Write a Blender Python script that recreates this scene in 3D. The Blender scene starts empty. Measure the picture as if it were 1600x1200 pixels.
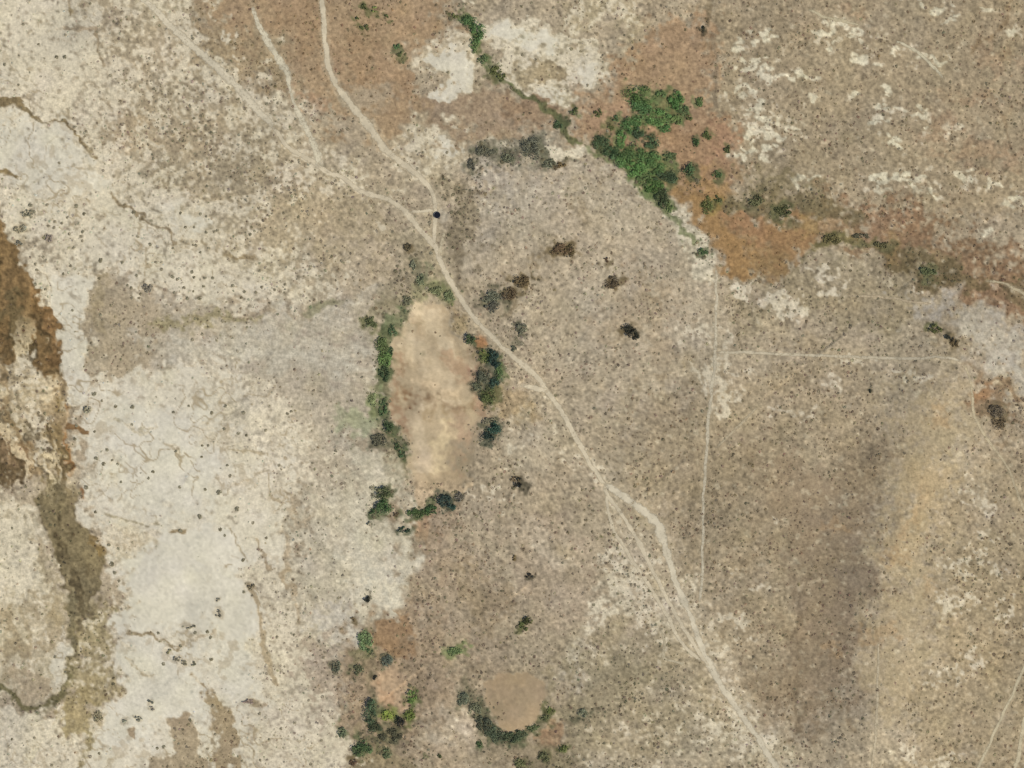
import bpy, math, random
import numpy as np

# ------------------------------------------------------------------ camera, sky, sun, exposure
S = bpy.context.scene
PX = 0.5                       # metres per map unit; the survey frame is 1600 x 1200 units
ALT = 2400.0
cam_d = bpy.data.cameras.new("survey_camera")
cam = bpy.data.objects.new("survey_camera", cam_d)
S.collection.objects.link(cam)
cam.location = (0, 0, ALT)
cam.rotation_euler = (0, 0, 0)
cam_d.sensor_width = 36
cam_d.lens = 36 * ALT / (1600 * PX)
cam_d.clip_start = 10
cam_d.clip_end = 30000
S.camera = cam

SUN_EL, SUN_AZ = math.radians(52), math.radians(118)     # azimuth clockwise from north (photo top)
w = bpy.data.worlds.new("World"); S.world = w; w.use_nodes = True
nt = w.node_tree
sky = nt.nodes.new("ShaderNodeTexSky"); sky.sky_type = 'NISHITA'; sky.sun_disc = False
sky.sun_elevation = SUN_EL; sky.sun_rotation = SUN_AZ; sky.altitude = 1300
nt.links.new(sky.outputs[0], nt.nodes["Background"].inputs[0])
nt.nodes["Background"].inputs[1].default_value = 0.10
sd = bpy.data.lights.new("sun", 'SUN'); sd.energy = 3.45; sd.angle = math.radians(0.55); sd.color = (1.0, 0.945, 0.815)
so = bpy.data.objects.new("sun", sd); S.collection.objects.link(so)
so.rotation_euler = (math.pi / 2 - SUN_EL, 0, math.pi - SUN_AZ)
so.location = (300, -200, 900)
S.view_settings.view_transform = 'Standard'; S.view_settings.look = 'None'
S.view_settings.exposure = 0.0; S.view_settings.gamma = 1.0
S.cycles.pixel_filter_type = 'BLACKMAN_HARRIS'; S.cycles.filter_width = 1.4     # soft survey optics
S.cycles.max_bounces = 4; S.cycles.diffuse_bounces = 2; S.cycles.transparent_max_bounces = 6

rng = np.random.default_rng(11)
random.seed(5)
COL = S.collection

def lin(c):
    c = np.asarray(c, float) / 255.0
    return np.where(c <= 0.04045, c / 12.92, ((c + 0.055) / 1.055) ** 2.4)

K_ALB = 0.97                   # survey tone -> albedo
def alb(c): return lin(c) * K_ALB

# ------------------------------------------------------------------ grid fields
STEP = 2.0; M = 120.0
us = np.arange(-M, 1600 + M + .1, STEP); vs = np.arange(-M, 1200 + M + .1, STEP)
GW, GH = len(us), len(vs)
U, V = np.meshgrid(us, vs)

def vnoise(scale, seed, ang=0.5, sx=1.0, u=None, v=None):
    """smooth value noise, about zero mean and unit spread"""
    u = U if u is None else u; v = V if v is None else v
    r = np.random.default_rng(seed)
    L = r.standard_normal((257, 257))
    c, s = math.cos(ang), math.sin(ang)
    a = (u * c + v * s) / (scale * sx) + 1000.37; b = (-u * s + v * c) / scale + 1000.11
    ia = np.floor(a).astype(int); ib = np.floor(b).astype(int)
    fa = a - ia; fb = b - ib
    fa = fa * fa * (3 - 2 * fa); fb = fb * fb * (3 - 2 * fb)
    ia %= 256; ib %= 256
    x = (L[ib, ia] * (1 - fa) + L[ib, ia + 1] * fa) * (1 - fb) + (L[ib + 1, ia] * (1 - fa) + L[ib + 1, ia + 1] * fa) * fb
    return x * 1.45

n4 = vnoise(4.5, 1, .3); n6 = vnoise(6.5, 2, .8); n9 = vnoise(10, 3, .2); n16 = vnoise(17, 4, 1.1)
n28 = vnoise(28, 5, .6); n50 = vnoise(52, 6, .9); n110 = vnoise(110, 7, .4)
wx = 0.45 * vnoise(6.5, 24, .1) + 0.75 * vnoise(14, 20, .4) + 1.0 * vnoise(38, 21, 1.0); wy = 0.45 * vnoise(6.5, 25, .9) + 0.75 * vnoise(14, 22, .7) + 1.0 * vnoise(38, 23, .2)
SPK = .8 * vnoise(4.6, 26, .5) + .6 * vnoise(7.5, 27, .2)
ST_V = .55 * vnoise(5, 28, math.pi / 2 - .15, 5.0, U + 5 * wx, V) + .75 * vnoise(13, 29, math.pi / 2 - .2, 4.0, U + 8 * wx, V)      # streaks down the channel
NW = (0.75 * n4 + 0.80 * n6 + 0.55 * n9 + 0.32 * n16 + 0.22 * n28); NW /= NW.std()

def sst(a, b, x):
    t = np.clip((x - a) / (b - a), 0, 1); return t * t * (3 - 2 * t)

def box(x0, y0, x1, y1):
    i0 = max(0, int((x0 + M) / STEP)); i1 = min(GW, int((x1 + M) / STEP) + 2)
    j0 = max(0, int((y0 + M) / STEP)); j1 = min(GH, int((y1 + M) / STEP) + 2)
    return slice(j0, max(j1, j0)), slice(i0, max(i1, i0))

def segdist(x, y, a, b):
    dx, dy = b[0] - a[0], b[1] - a[1]
    t = np.clip(((x - a[0]) * dx + (y - a[1]) * dy) / (dx * dx + dy * dy + 1e-9), 0, 1)
    return np.hypot(x - a[0] - t * dx, y - a[1] - t * dy), t

def poly(pts, f=10, r=6):
    """soft mask of an irregular outline: f = feather, r = raggedness (map units)"""
    if f >= 8: f *= 1.45
    p = np.asarray(pts, float); m = f + 2.5 * r + 4
    sl = box(p[:, 0].min() - m, p[:, 1].min() - m, p[:, 0].max() + m, p[:, 1].max() + m)
    x = U[sl] + r * wx[sl]; y = V[sl] + r * wy[sl]
    d = np.full(x.shape, 1e9); ins = np.zeros(x.shape, bool)
    for i in range(len(p)):
        a, b = p[i], p[(i + 1) % len(p)]
        d = np.minimum(d, segdist(x, y, a, b)[0])
        if a[1] != b[1]:
            c = ((a[1] > y) != (b[1] > y)) & (x < (b[0] - a[0]) * (y - a[1]) / (b[1] - a[1]) + a[0])
            ins ^= c
    return sl, sst(-f, f, np.where(ins, d, -d))

def ell(cx, cy, rx, ry, f=.5, r=4):
    m = 2.5 * r + 4
    sl = box(cx - rx * (1 + f) - m, cy - ry * (1 + f) - m, cx + rx * (1 + f) + m, cy + ry * (1 + f) + m)
    q = np.hypot((U[sl] + r * wx[sl] - cx) / rx, (V[sl] + r * wy[sl] - cy) / ry)
    return sl, 1 - sst(1 - f, 1 + f, q)

def line(pts, wd, f=3, r=2):
    """soft band along a polyline; wd one width or one per point"""
    p = np.asarray(pts, float); ws = np.full(len(p), wd, float) if np.isscalar(wd) else np.asarray(wd, float)
    m = ws.max() + f + 2.5 * r + 4
    sl = box(p[:, 0].min() - m, p[:, 1].min() - m, p[:, 0].max() + m, p[:, 1].max() + m)
    x = U[sl] + r * wx[sl]; y = V[sl] + r * wy[sl]
    e = np.full(x.shape, -1e9)
    for i in range(len(p) - 1):
        d, t = segdist(x, y, p[i], p[i + 1])
        e = np.maximum(e, (ws[i] * (1 - t) + ws[i + 1] * t) / 2 - d)
    return sl, sst(-f, f, e)

TAN = (170, 154, 129)
C = np.empty((GH, GW, 3)); C[:] = lin(TAN)             # soil tone
W = np.full((GH, GW), 0.10)                            # salt crust cover
AMP = np.full((GH, GW), 0.10)                          # mottling
D = np.full((GH, GW), 0.55)                            # shrub density
SC = np.empty((GH, GW, 3)); SC[:] = lin((108, 94, 70))  # shrub tone
SZ = np.full((GH, GW), 1.0)

def paint(mask, col=None, a=1.0, wt=None, d=None, sc=None, amp=None, sz=None):
    sl, m = mask
    if m.size == 0: return
    k = np.clip(m + 1.5 * SPK[sl] * m * (1 - m), 0, 1) * a
    if col is not None: C[sl] += (lin(col) - C[sl]) * k[..., None]
    if wt is not None: W[sl] += (wt - W[sl]) * k
    if d is not None: D[sl] += (d - D[sl]) * k
    if amp is not None: AMP[sl] += (amp - AMP[sl]) * k
    if sz is not None: SZ[sl] += (sz - SZ[sl]) * k
    if sc is not None: SC[sl] += (lin(sc) - SC[sl]) * k[..., None]

# ---------------------------------------------------------------- broad soils
OLV = (104, 94, 70); BRN = (112, 90, 64); SAGE = (112, 104, 84)
# western salt country
paint(poly([(-130, -130), (255, -130), (330, 60), (430, 150), (520, 250), (600, 310), (620, 420), (600, 470), (420, 490), (140, 430), (140, 620), (-130, 620)], 25, 14), (176, 161, 135), wt=.52, d=.66, sc=SAGE)
paint(poly([(-130, -130), (120, -130), (170, 60), (150, 200), (60, 190), (-130, 150)], 30, 16), (190, 175, 150), wt=.80, d=.34)
paint(poly([(150, -20), (270, -20), (360, 110), (470, 215), (560, 290), (440, 300), (330, 300), (230, 250), (150, 190)], 25, 14), (172, 156, 129), wt=.45, d=.8)
paint(poly([(60, 110), (170, 110), (160, 190), (110, 195), (70, 180)], 15, 8), (196, 180, 155), a=.7, wt=.72, d=.22)
paint(poly([(200, 170), (300, 180), (330, 220), (300, 245), (200, 225), (160, 205)], 16, 10), (172, 154, 126), a=.8, wt=.28)
paint(poly([(-130, 180), (90, 196), (150, 250), (180, 310), (90, 330), (60, 300), (-130, 290)], 12, 8), (200, 188, 165), wt=.93, d=.26)
paint(poly([(10, 290), (180, 310), (260, 370), (400, 420), (430, 470), (330, 490), (220, 450), (130, 430), (60, 460), (10, 350)], 14, 10), (184, 170, 146), wt=.82, d=.62, sz=1.08)
paint(poly([(380, 395), (520, 400), (540, 450), (440, 475), (350, 455)], 22, 12), (182, 168, 142), wt=.68, d=.75)
paint(poly([(236, 326), (262, 320), (318, 312), (330, 350), (300, 374), (270, 370), (255, 345)], 5, 4), (205, 194, 170), wt=.98, d=.10)
paint(poly([(350, 310), (392, 315), (395, 345), (355, 350)], 10, 8), wt=.80, d=.4)
paint(ell(60, 395, 45, 22), (168, 152, 128), a=.6, wt=.45)
paint(ell(100, 355, 40, 25, .6, 8), (170, 155, 130), a=.4, wt=.6, d=.7)
paint(poly([(225, 240), (420, 250), (560, 300), (610, 340), (560, 380), (420, 400), (330, 385), (400, 330), (340, 300), (230, 300)], 22, 12), (170, 154, 126), a=.85, wt=.30, d=.75)
paint(poly([(440, 330), (600, 330), (625, 440), (560, 460), (480, 410)], 30, 14), (172, 155, 126), a=.8, wt=.16, d=.6)
# north-west bare dirt and brown grassland
BR = (163, 135, 106)
paint(poly([(330, -130), (760, -130), (720, 40), (640, 70), (640, 110), (690, 165), (760, 168), (880, 215), (790, 215), (730, 215), (650, 215), (600, 215), (560, 200), (500, 170), (455, 150), (410, 110), (340, 60), (280, -20)], 18, 12), (162, 138, 108), wt=.04, d=.40, sc=(112, 92, 62), amp=.07)
paint(poly([(300, 20), (400, 40), (450, 100), (470, 160), (400, 130), (330, 90)], 16, 10), (158, 139, 110), wt=.13, d=.7)
paint(poly([(350, 40), (376, 45), (374, 72), (350, 72)], 6, 6), wt=.80)
paint(poly([(420, -60), (500, -60), (505, 60), (490, 90), (440, 50)], 16, 10), (162, 135, 104), a=.8, d=.45)
paint(poly([(530, 60), (620, 90), (670, 150), (640, 170), (560, 140), (525, 110)], 14, 10), (160, 133, 103), a=.9, d=.12)
paint(poly([(590, 0), (690, -20), (690, 50), (620, 60)], 16, 10), (163, 137, 107), a=.8, d=.2)
paint(ell(570, 150, 40, 22, .6), (164, 148, 124), a=.8, d=.2)
paint(poly([(680, 150), (860, 140), (840, 200), (760, 205), (690, 205), (640, 190)], 14, 8), (155, 134, 110), a=.9, d=.15)
paint(poly([(780, 125), (850, 150), (890, 210), (830, 200), (790, 165)], 10, 6), (152, 126, 99), a=.8, wt=.02)
paint(poly([(440, 150), (500, 155), (540, 185), (480, 180)], 10, 6), (160, 130, 103), a=.7)
# pale patches along the northern drainage
paint(poly([(650, 75), (690, 55), (738, 60), (735, 90), (690, 92), (665, 100), (640, 95)], 8, 8), (190, 174, 145), wt=.52, d=.45)
paint(poly([(668, 85), (700, 80), (725, 95), (735, 112), (745, 125), (740, 145), (715, 152), (685, 160), (675, 150), (690, 130), (690, 115), (668, 100)], 4, 5), (200, 186, 156), wt=.93, d=.14)
paint(poly([(748, 5), (790, 25), (840, 40), (890, 60), (930, 80), (955, 115), (925, 135), (900, 140), (890, 170), (868, 172), (850, 150), (815, 140), (790, 110), (765, 75), (745, 40)], 5, 6), (184, 170, 142), wt=.66, d=.35)
paint(poly([(765, 40), (800, 35), (870, 65), (860, 80), (800, 70), (770, 62)], 5, 5), (200, 188, 160), wt=.95, d=.1)
paint(ell(855, 150, 22, 14), wt=.9); paint(ell(920, 118, 22, 14), wt=.9); paint(ell(905, 95, 20, 14), wt=.8)
paint(poly([(800, 95), (880, 90), (900, 120), (850, 132), (810, 118)], 6, 5), (160, 143, 113), a=.85, wt=.16)
paint(poly([(870, -40), (1000, -40), (1010, 30), (985, 48), (900, 42)], 14, 10), (178, 162, 132), wt=.45, d=.55)
paint(poly([(640, 205), (720, 208), (720, 250), (680, 290), (640, 260), (605, 235)], 12, 10), (184, 168, 140), wt=.50, d=.45)
paint(ell(700, 228, 18, 12, .4), wt=.92); paint(ell(662, 222, 20, 12, .4), wt=.7)
# north-east grazing land
paint(poly([(1110, -130), (1730, -130), (1730, 340), (1450, 340), (1300, 320), (1180, 300), (1120, 250)], 24, 12), (160, 143, 116), wt=.11, d=.42, sc=(116, 98, 72))
for c in [(1192, 58, 24, 8), (1165, 70, 22, 9), (1180, 100, 30, 10), (1165, 98, 18, 8), (1250, 118, 22, 6), (1210, 118, 20, 7), (1350, 97, 22, 7), (1340, 92, 8, 6), (1410, 75, 28, 8), (1290, 38, 40, 4), (1160, 145, 20, 16),
          (1175, 180, 22, 26), (1195, 230, 35, 25), (1215, 200, 40, 16), (1170, 245, 30, 12), (1340, 145, 8, 6), (1390, 165, 26, 8), (1440, 180, 14, 18), (1378, 190, 18, 10), (1400, 225, 14, 10), (1272, 152, 7, 7),
          (1370, 285, 20, 14), (1410, 275, 12, 20), (1440, 285, 26, 20), (1510, 275, 16, 12), (1550, 285, 14, 8), (1270, 285, 30, 10), (1475, 18, 15, 6), (1490, 37, 12, 5), (1420, 2, 26, 5), (1545, 15, 12, 5), (1310, 60, 40, 14), (1455, 98, 26, 8),
          (1540, 360, 14, 10), (1585, 320, 20, 14), (1490, 200, 14, 10), (1585, 50, 10, 5), (1385, 135, 5, 16)]:
    paint(ell(c[0], c[1], c[2] * 1.1, c[3] * 1.3, .9, 7), wt=.42, a=.7)
    for _ in range(3 + int(c[2] * c[3] / 45)):
        paint(ell(c[0] + c[2] * random.uniform(-.9, .9), c[1] + c[3] * random.uniform(-1, 1), random.uniform(3, 8), random.uniform(2.2, 4.5), .4, 2.5), (209, 198, 170), a=.9, d=.1)
paint(poly([(1125, 40), (1260, 60), (1270, 260), (1180, 320), (1140, 280), (1120, 200)], 20, 10), wt=.26, a=.45)
for c in [(1550, 90, 28, 16), (1530, 145, 40, 14), (1340, 15, 24, 12), (1520, 235, 50, 16), (1585, 250, 30, 20), (1470, 190, 30, 14)]:
    paint(ell(*c, .8, 8), (158, 130, 102), a=.5)
# marsh and orange sedge
paint(poly([(1040, 40), (1120, 20), (1122, 130), (1138, 200), (1152, 240), (1140, 300), (1050, 310), (1010, 290), (950, 240), (905, 225), (885, 190), (900, 160), (945, 140), (960, 100), (1000, 60)], 12, 8), (166, 138, 107), wt=.04, d=.25, sc=(104, 84, 58), amp=.08)
paint(poly([(1000, 95), (1110, 70), (1115, 160), (1060, 140), (990, 120)], 15, 10), (165, 138, 107), a=.8)
paint(poly([(900, 185), (960, 150), (975, 210), (930, 215)], 9, 6), (165, 134, 105), a=.7)
paint(poly([(975, 180), (1030, 190), (1040, 230), (1000, 235), (970, 215)], 8, 6), (170, 136, 106), a=.85)
paint(poly([(1040, 200), (1140, 190), (1150, 240), (1120, 300), (1050, 285), (1060, 240)], 14, 8), (152, 122, 92), a=.8, sc=(92, 84, 56), d=.4)
paint(poly([(1120, 195), (1150, 215), (1140, 260), (1110, 255)], 8, 5), (160, 126, 98), a=.8)
paint(poly([(1130, 275), (1260, 295), (1330, 330), (1280, 345), (1200, 330), (1130, 320), (1110, 290)], 16, 10), (136, 122, 93), wt=.06, d=.8, sc=(84, 80, 56))
ORG = (149, 124, 92)
paint(poly([(1040, 292), (1090, 272), (1126, 285), (1140, 325), (1200, 345), (1262, 350), (1282, 372), (1255, 395), (1235, 420), (1200, 436), (1150, 442), (1135, 415), (1112, 385), (1085, 355), (1058, 325)], 7, 7), ORG, wt=.0, d=.12, sc=(126, 94, 54), amp=.07)
paint(poly([(1045, 300), (1085, 290), (1110, 325), (1150, 365), (1190, 425), (1165, 442), (1135, 420), (1105, 380), (1070, 340)], 9, 7), (157, 123, 80), a=.8)
paint(poly([(1180, 385), (1235, 380), (1245, 405), (1205, 432), (1185, 425)], 9, 7), (150, 122, 82), a=.7, d=.4)
paint(poly([(1190, 350), (1270, 350), (1270, 380), (1210, 385)], 9, 7), (155, 121, 84), a=.7)
paint(poly([(1130, 320), (1250, 345), (1250, 380), (1190, 380), (1130, 345)], 12, 8), (160, 122, 88), a=.7, d=.3)
paint(poly([(1045, 285), (1100, 262), (1140, 280), (1140, 325), (1080, 330)], 9, 6), (156, 124, 82), a=.7, wt=0)
paint(poly([(1200, 345), (1290, 335), (1330, 350), (1290, 375), (1250, 400), (1200, 400)], 10, 7), (152, 120, 84), a=.75, wt=0, d=.3)
paint(poly([(1100, 300), (1130, 300), (1125, 345), (1105, 345)], 7, 4), (140, 120, 68), a=.7)
RED = (138, 113, 86)
paint(poly([(1290, 335), (1360, 315), (1440, 330), (1520, 380), (1620, 420), (1730, 450), (1730, 560), (1600, 500), (1520, 470), (1460, 440), (1400, 400), (1330, 365)], 26, 14), RED, wt=.03, d=.5, sc=(104, 84, 60))
paint(poly([(1330, 320), (1450, 345), (1440, 380), (1350, 360)], 14, 8), (149, 119, 92), a=.6)
paint(poly([(1490, 400), (1590, 430), (1600, 490), (1520, 470)], 14, 8), (148, 118, 90), a=.6)
paint(poly([(1400, 380), (1480, 400), (1520, 440), (1470, 440), (1410, 420)], 12, 8), (132, 118, 88), a=.75, d=.8, sc=(84, 80, 54))
paint(line([(1275, 388), (1300, 374), (1335, 368), (1370, 376), (1392, 392)], [10, 20, 12, 12, 8], 4, 3), (118, 106, 68), a=.85, d=.9, sc=(82, 80, 48))
paint(line([(1392, 392), (1420, 408), (1450, 424), (1490, 432), (1530, 436), (1570, 446), (1620, 470), (1720, 520)], [20, 30, 38, 30, 24, 20, 16, 14], 9, 6), (110, 96, 68), a=.8, wt=0, d=.8, sc=(82, 78, 52))
paint(line([(1140, 318), (1200, 322), (1260, 330), (1320, 336)], [20, 28, 28, 24], 9, 6), (116, 103, 74), a=.75, wt=0, d=.8, sc=(80, 78, 52))
paint(line([(1225, 436), (1262, 408), (1282, 388)], [6, 9, 9], 4, 4), (118, 106, 70), a=.75, wt=0)
paint(line([(1262, 380), (1285, 392), (1310, 378), (1350, 384), (1375, 400)], 3, 2, 2), (176, 158, 124), a=.8, d=.1)
paint(poly([(1255, 345), (1285, 340), (1280, 365), (1258, 365)], 6, 4), (150, 126, 80), a=.5)
paint(line([(1395, 370), (1397, 400)], 16, 6, 3), (152, 126, 86), a=.5)
paint(poly([(1120, 440), (1220, 440), (1330, 400), (1420, 420), (1480, 470), (1450, 500), (1300, 500), (1130, 500)], 16, 10), (158, 143, 116), wt=.20, d=.7, sc=(104, 94, 70))
for c in [(1210, 465, 22, 12), (1300, 445, 20, 8), (1340, 395, 12, 6), (1150, 452, 10, 8), (1230, 490, 28, 16), (1442, 449, 6, 4), (1280, 425, 24, 6)]:
    paint(ell(*c, .7, 5), wt=.75)
paint(poly([(1300, 455), (1420, 455), (1470, 470), (1420, 490), (1300, 480)], 14, 8), (158, 142, 114), a=.9, wt=.05, d=.35)
# grey-white wash, east edge
paint(poly([(1445, 478), (1500, 470), (1540, 490), (1560, 520), (1640, 560), (1730, 560), (1730, 660), (1600, 640), (1550, 590), (1520, 550), (1500, 520), (1460, 505)], 20, 16), (172, 161, 144), wt=.10, d=.12, amp=.06, sc=(118, 104, 88))
paint(ell(1525, 528, 22, 20, .6, 8), (188, 177, 157), a=.75); paint(ell(1580, 570, 28, 20, .8, 10), (190, 180, 161), a=.75)
paint(poly([(1505, 575), (1535, 580), (1560, 600), (1600, 640), (1580, 680), (1555, 690), (1530, 660), (1515, 620)], 9, 8), (140, 118, 92), wt=.02, d=.9, sc=(84, 72, 54))
paint(ell(1530, 610, 16, 16), (160, 122, 86), a=.7)
paint(poly([(1450, 505), (1500, 515), (1520, 560), (1480, 560)], 12, 8), (146, 128, 98), a=.6, d=.7)
# central rise
paint(poly([(745, 270), (930, 255), (1000, 290), (1060, 340), (1110, 400), (1115, 560), (1000, 640), (860, 560), (760, 470), (720, 420), (740, 330)], 18, 10), (174, 159, 135), wt=.16, d=.55, sc=(126, 110, 86), amp=.09)
paint(poly([(750, 280), (900, 260), (980, 290), (920, 340), (830, 360), (760, 330)], 20, 12), (180, 166, 144), a=.8, wt=.22)
paint(poly([(760, 375), (850, 370), (850, 400), (800, 430), (760, 420)], 14, 8), (184, 168, 144), a=.8, wt=.22)
paint(poly([(850, 400), (1000, 380), (1060, 420), (1000, 470), (900, 470)], 20, 12), (178, 163, 140), a=.6)
paint(poly([(960, 440), (1060, 440), (1050, 560), (960, 540)], 26, 14), (168, 150, 124), a=.8, wt=.05)
paint(line([(985, 278), (1030, 312), (1065, 350), (1090, 385), (1112, 430)], [10, 12, 26, 34, 16], 5, 5), (190, 178, 152), a=.9, wt=.55, d=.6)
paint(line([(950, 250), (990, 270), (1030, 305)], 6, 4, 3), (192, 178, 152), a=.8, d=.1)
paint(line([(912, 315), (906, 350)], 12, 8, 4), (146, 130, 104), a=.7)
for c, col in [((880, 390, 24, 14), (132, 114, 84)), ((958, 441, 16, 12), (140, 120, 94)), ((840, 410, 14, 10), (142, 125, 98)), ((812, 442, 22, 16), (128, 112, 84)), ((770, 470, 20, 18), (122, 112, 90)), ((815, 514, 10, 9), (140, 126, 104)),
               ((790, 485, 14, 16), (138, 122, 96)), ((985, 518, 18, 14), (140, 124, 98)), ((1025, 470, 14, 8), (150, 132, 106))]:
    paint(ell(*c, .7, 6), col, a=.75, d=.8, sc=(92, 80, 58), wt=0)
# dark scrub around the junction
paint(poly([(690, 300), (745, 310), (760, 360), (740, 400), (730, 450), (712, 440), (700, 390), (690, 370)], 12, 10), (140, 126, 102), wt=.14, d=1.0, sc=(80, 74, 58), sz=1.2)
paint(line([(725, 385), (728, 440)], [24, 14], 6, 4), (126, 112, 90), a=.8)
paint(poly([(600, 340), (670, 360), (690, 420), (700, 450), (640, 470), (605, 500), (600, 420)], 12, 8), (162, 148, 122), wt=.14, d=.85, sc=(88, 80, 58), sz=1.15)
paint(poly([(640, 410), (685, 410), (690, 440), (655, 450)], 10, 6), (168, 152, 122), a=.8, d=.3)
paint(poly([(735, 228), (800, 215), (850, 215), (880, 240), (905, 252), (860, 265), (800, 250), (745, 275), (730, 260)], 8, 7), (146, 136, 116), wt=.34, d=.8, sc=(84, 82, 66))
paint(line([(740, 242), (790, 246), (835, 238), (860, 256), (905, 252)], [10, 14, 24, 12, 5], 5, 4), (112, 106, 88), a=.85, wt=.0)
paint(poly([(860, 236), (930, 234), (915, 248), (865, 250)], 4, 4), (200, 188, 162), a=.8, wt=.8)
paint(poly([(738, 258), (800, 258), (800, 300), (745, 320)], 12, 8), (174, 162, 144), a=.8, wt=.28)
# centre west: silty fan
paint(poly([(140, 432), (240, 470), (400, 500), (520, 470), (605, 440), (605, 660), (540, 690), (480, 700), (440, 640), (330, 560), (200, 590), (150, 570)], 10, 8), (178, 165, 143), wt=.06, d=.28, sc=(126, 112, 88), amp=.07)
paint(poly([(140, 435), (230, 468), (260, 500), (250, 560), (200, 590), (160, 585), (142, 520)], 8, 6), (168, 152, 126), a=.9, d=.6)
paint(line([(150, 440), (152, 480), (160, 515)], 12, 6, 4), (158, 142, 112), a=.7)
paint(poly([(255, 510), (400, 495), (480, 500), (580, 530), (585, 590), (520, 600), (450, 580), (360, 565), (300, 560), (240, 545)], 16, 12), (186, 175, 154), a=.9, d=.10, amp=.06)
for p in [[(280, 525), (380, 520), (470, 520)], [(380, 545), (470, 550), (560, 570)], [(460, 500), (540, 490), (590, 450)], [(480, 545), (530, 560), (580, 560)], [(300, 545), (400, 555)]]:
    paint(line(p, 14, 10, 8), (197, 187, 167), a=.65)
for p in [[(440, 530), (520, 535), (585, 545)], [(480, 580), (560, 600), (585, 620)], [(300, 565), (420, 575)], [(420, 510), (470, 520)]]:
    paint(line(p, 8, 8, 8), (168, 152, 134), a=.55)
paint(line([(240, 505), (290, 500), (340, 492), (380, 498), (410, 500)], [14, 10, 14, 8, 8], 5, 4), (150, 138, 102), a=.8, d=.5)
paint(line([(485, 486), (515, 477), (540, 470)], [12, 14, 10], 5, 4), (142, 136, 104), a=.8, d=.5, sc=(100, 100, 70))
paint(ell(582, 505, 18, 12, .6), (150, 144, 112), a=.7)
paint(poly([(500, 400), (600, 380), (604, 450), (540, 470), (500, 450)], 26, 14), (178, 162, 138), a=.7, wt=.06, d=.3)
# salt flats proper
WH = (215, 207, 189)
paint(poly([(140, 600), (220, 575), (300, 555), (370, 570), (420, 600), (440, 640), (480, 690), (460, 760), (450, 840), (440, 900), (480, 1000), (520, 1100), (580, 1210), (580, 1330), (100, 1330), (110, 1180), (145, 1120), (170, 1060), (195, 990), (190, 900), (165, 870), (150, 800), (135, 740), (115, 640)], 10, 9), (196, 183, 160), wt=.87, d=.30, sc=(108, 100, 80), amp=.06)
paint(poly([(75, 430), (135, 432), (136, 500), (140, 620), (100, 640), (92, 560), (85, 500)], 6, 5), (204, 192, 170), wt=.93, d=.30)
paint(poly([(190, 640), (300, 640), (340, 700), (340, 790), (260, 810), (190, 790), (160, 720)], 20, 10), (210, 201, 182), a=.9, wt=1.0, d=.07)
paint(poly([(215, 850), (280, 828), (350, 836), (378, 880), (385, 930), (395, 1000), (320, 985), (240, 985), (195, 980), (200, 920)], 10, 6), (212, 205, 188), wt=1.05, d=.015, amp=.025)
paint(poly([(190, 1010), (235, 1003), (320, 1020), (320, 1080), (310, 1140), (250, 1120), (220, 1160), (150, 1180), (165, 1080)], 9, 6), (210, 203, 185), wt=1.0, d=.08)
paint(poly([(330, 1010), (395, 1000), (400, 1080), (410, 1120), (360, 1120)], 10, 6), (206, 197, 176), wt=.95, d=.15)
paint(poly([(340, 600), (440, 610), (460, 690), (400, 720), (350, 660)], 22, 12), (186, 173, 150), a=.85, wt=.62, d=.55)
paint(poly([(390, 880), (470, 880), (500, 980), (540, 1090), (560, 1200), (480, 1200), (420, 1100), (395, 980)], 16, 10), (184, 170, 146), a=.9, wt=.62, d=.75, sc=(112, 102, 82))
paint(poly([(380, 1100), (460, 1080), (540, 1160), (560, 1240), (400, 1240)], 16, 8), (186, 172, 150), wt=.72, d=.7)
paint(poly([(400, 700), (470, 740), (450, 780), (360, 830), (350, 790)], 18, 10), (196, 183, 160), a=.8, wt=.8, d=.4)
paint(poly([(165, 828), (245, 834), (230, 860), (190, 870)], 8, 6), (192, 177, 150), a=.9, wt=.45, d=.25)
for p in ([(978,138),(1035,140),(1070,150),(1078,185),(1050,198),(1010,190),(985,180)], [(930,215),(960,225),(1000,228),(1050,240),(1060,285),(1030,300),(1000,285),(950,250)], [(972,190),(1004,195),(1002,214),(978,212)], [(726,24),(745,34),(756,50),(750,82),(738,82),(736,50)]):
    paint(poly(p, 7, 4), (98, 106, 64), a=.75, wt=0, d=.4, sc=(80, 96, 56))
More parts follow.
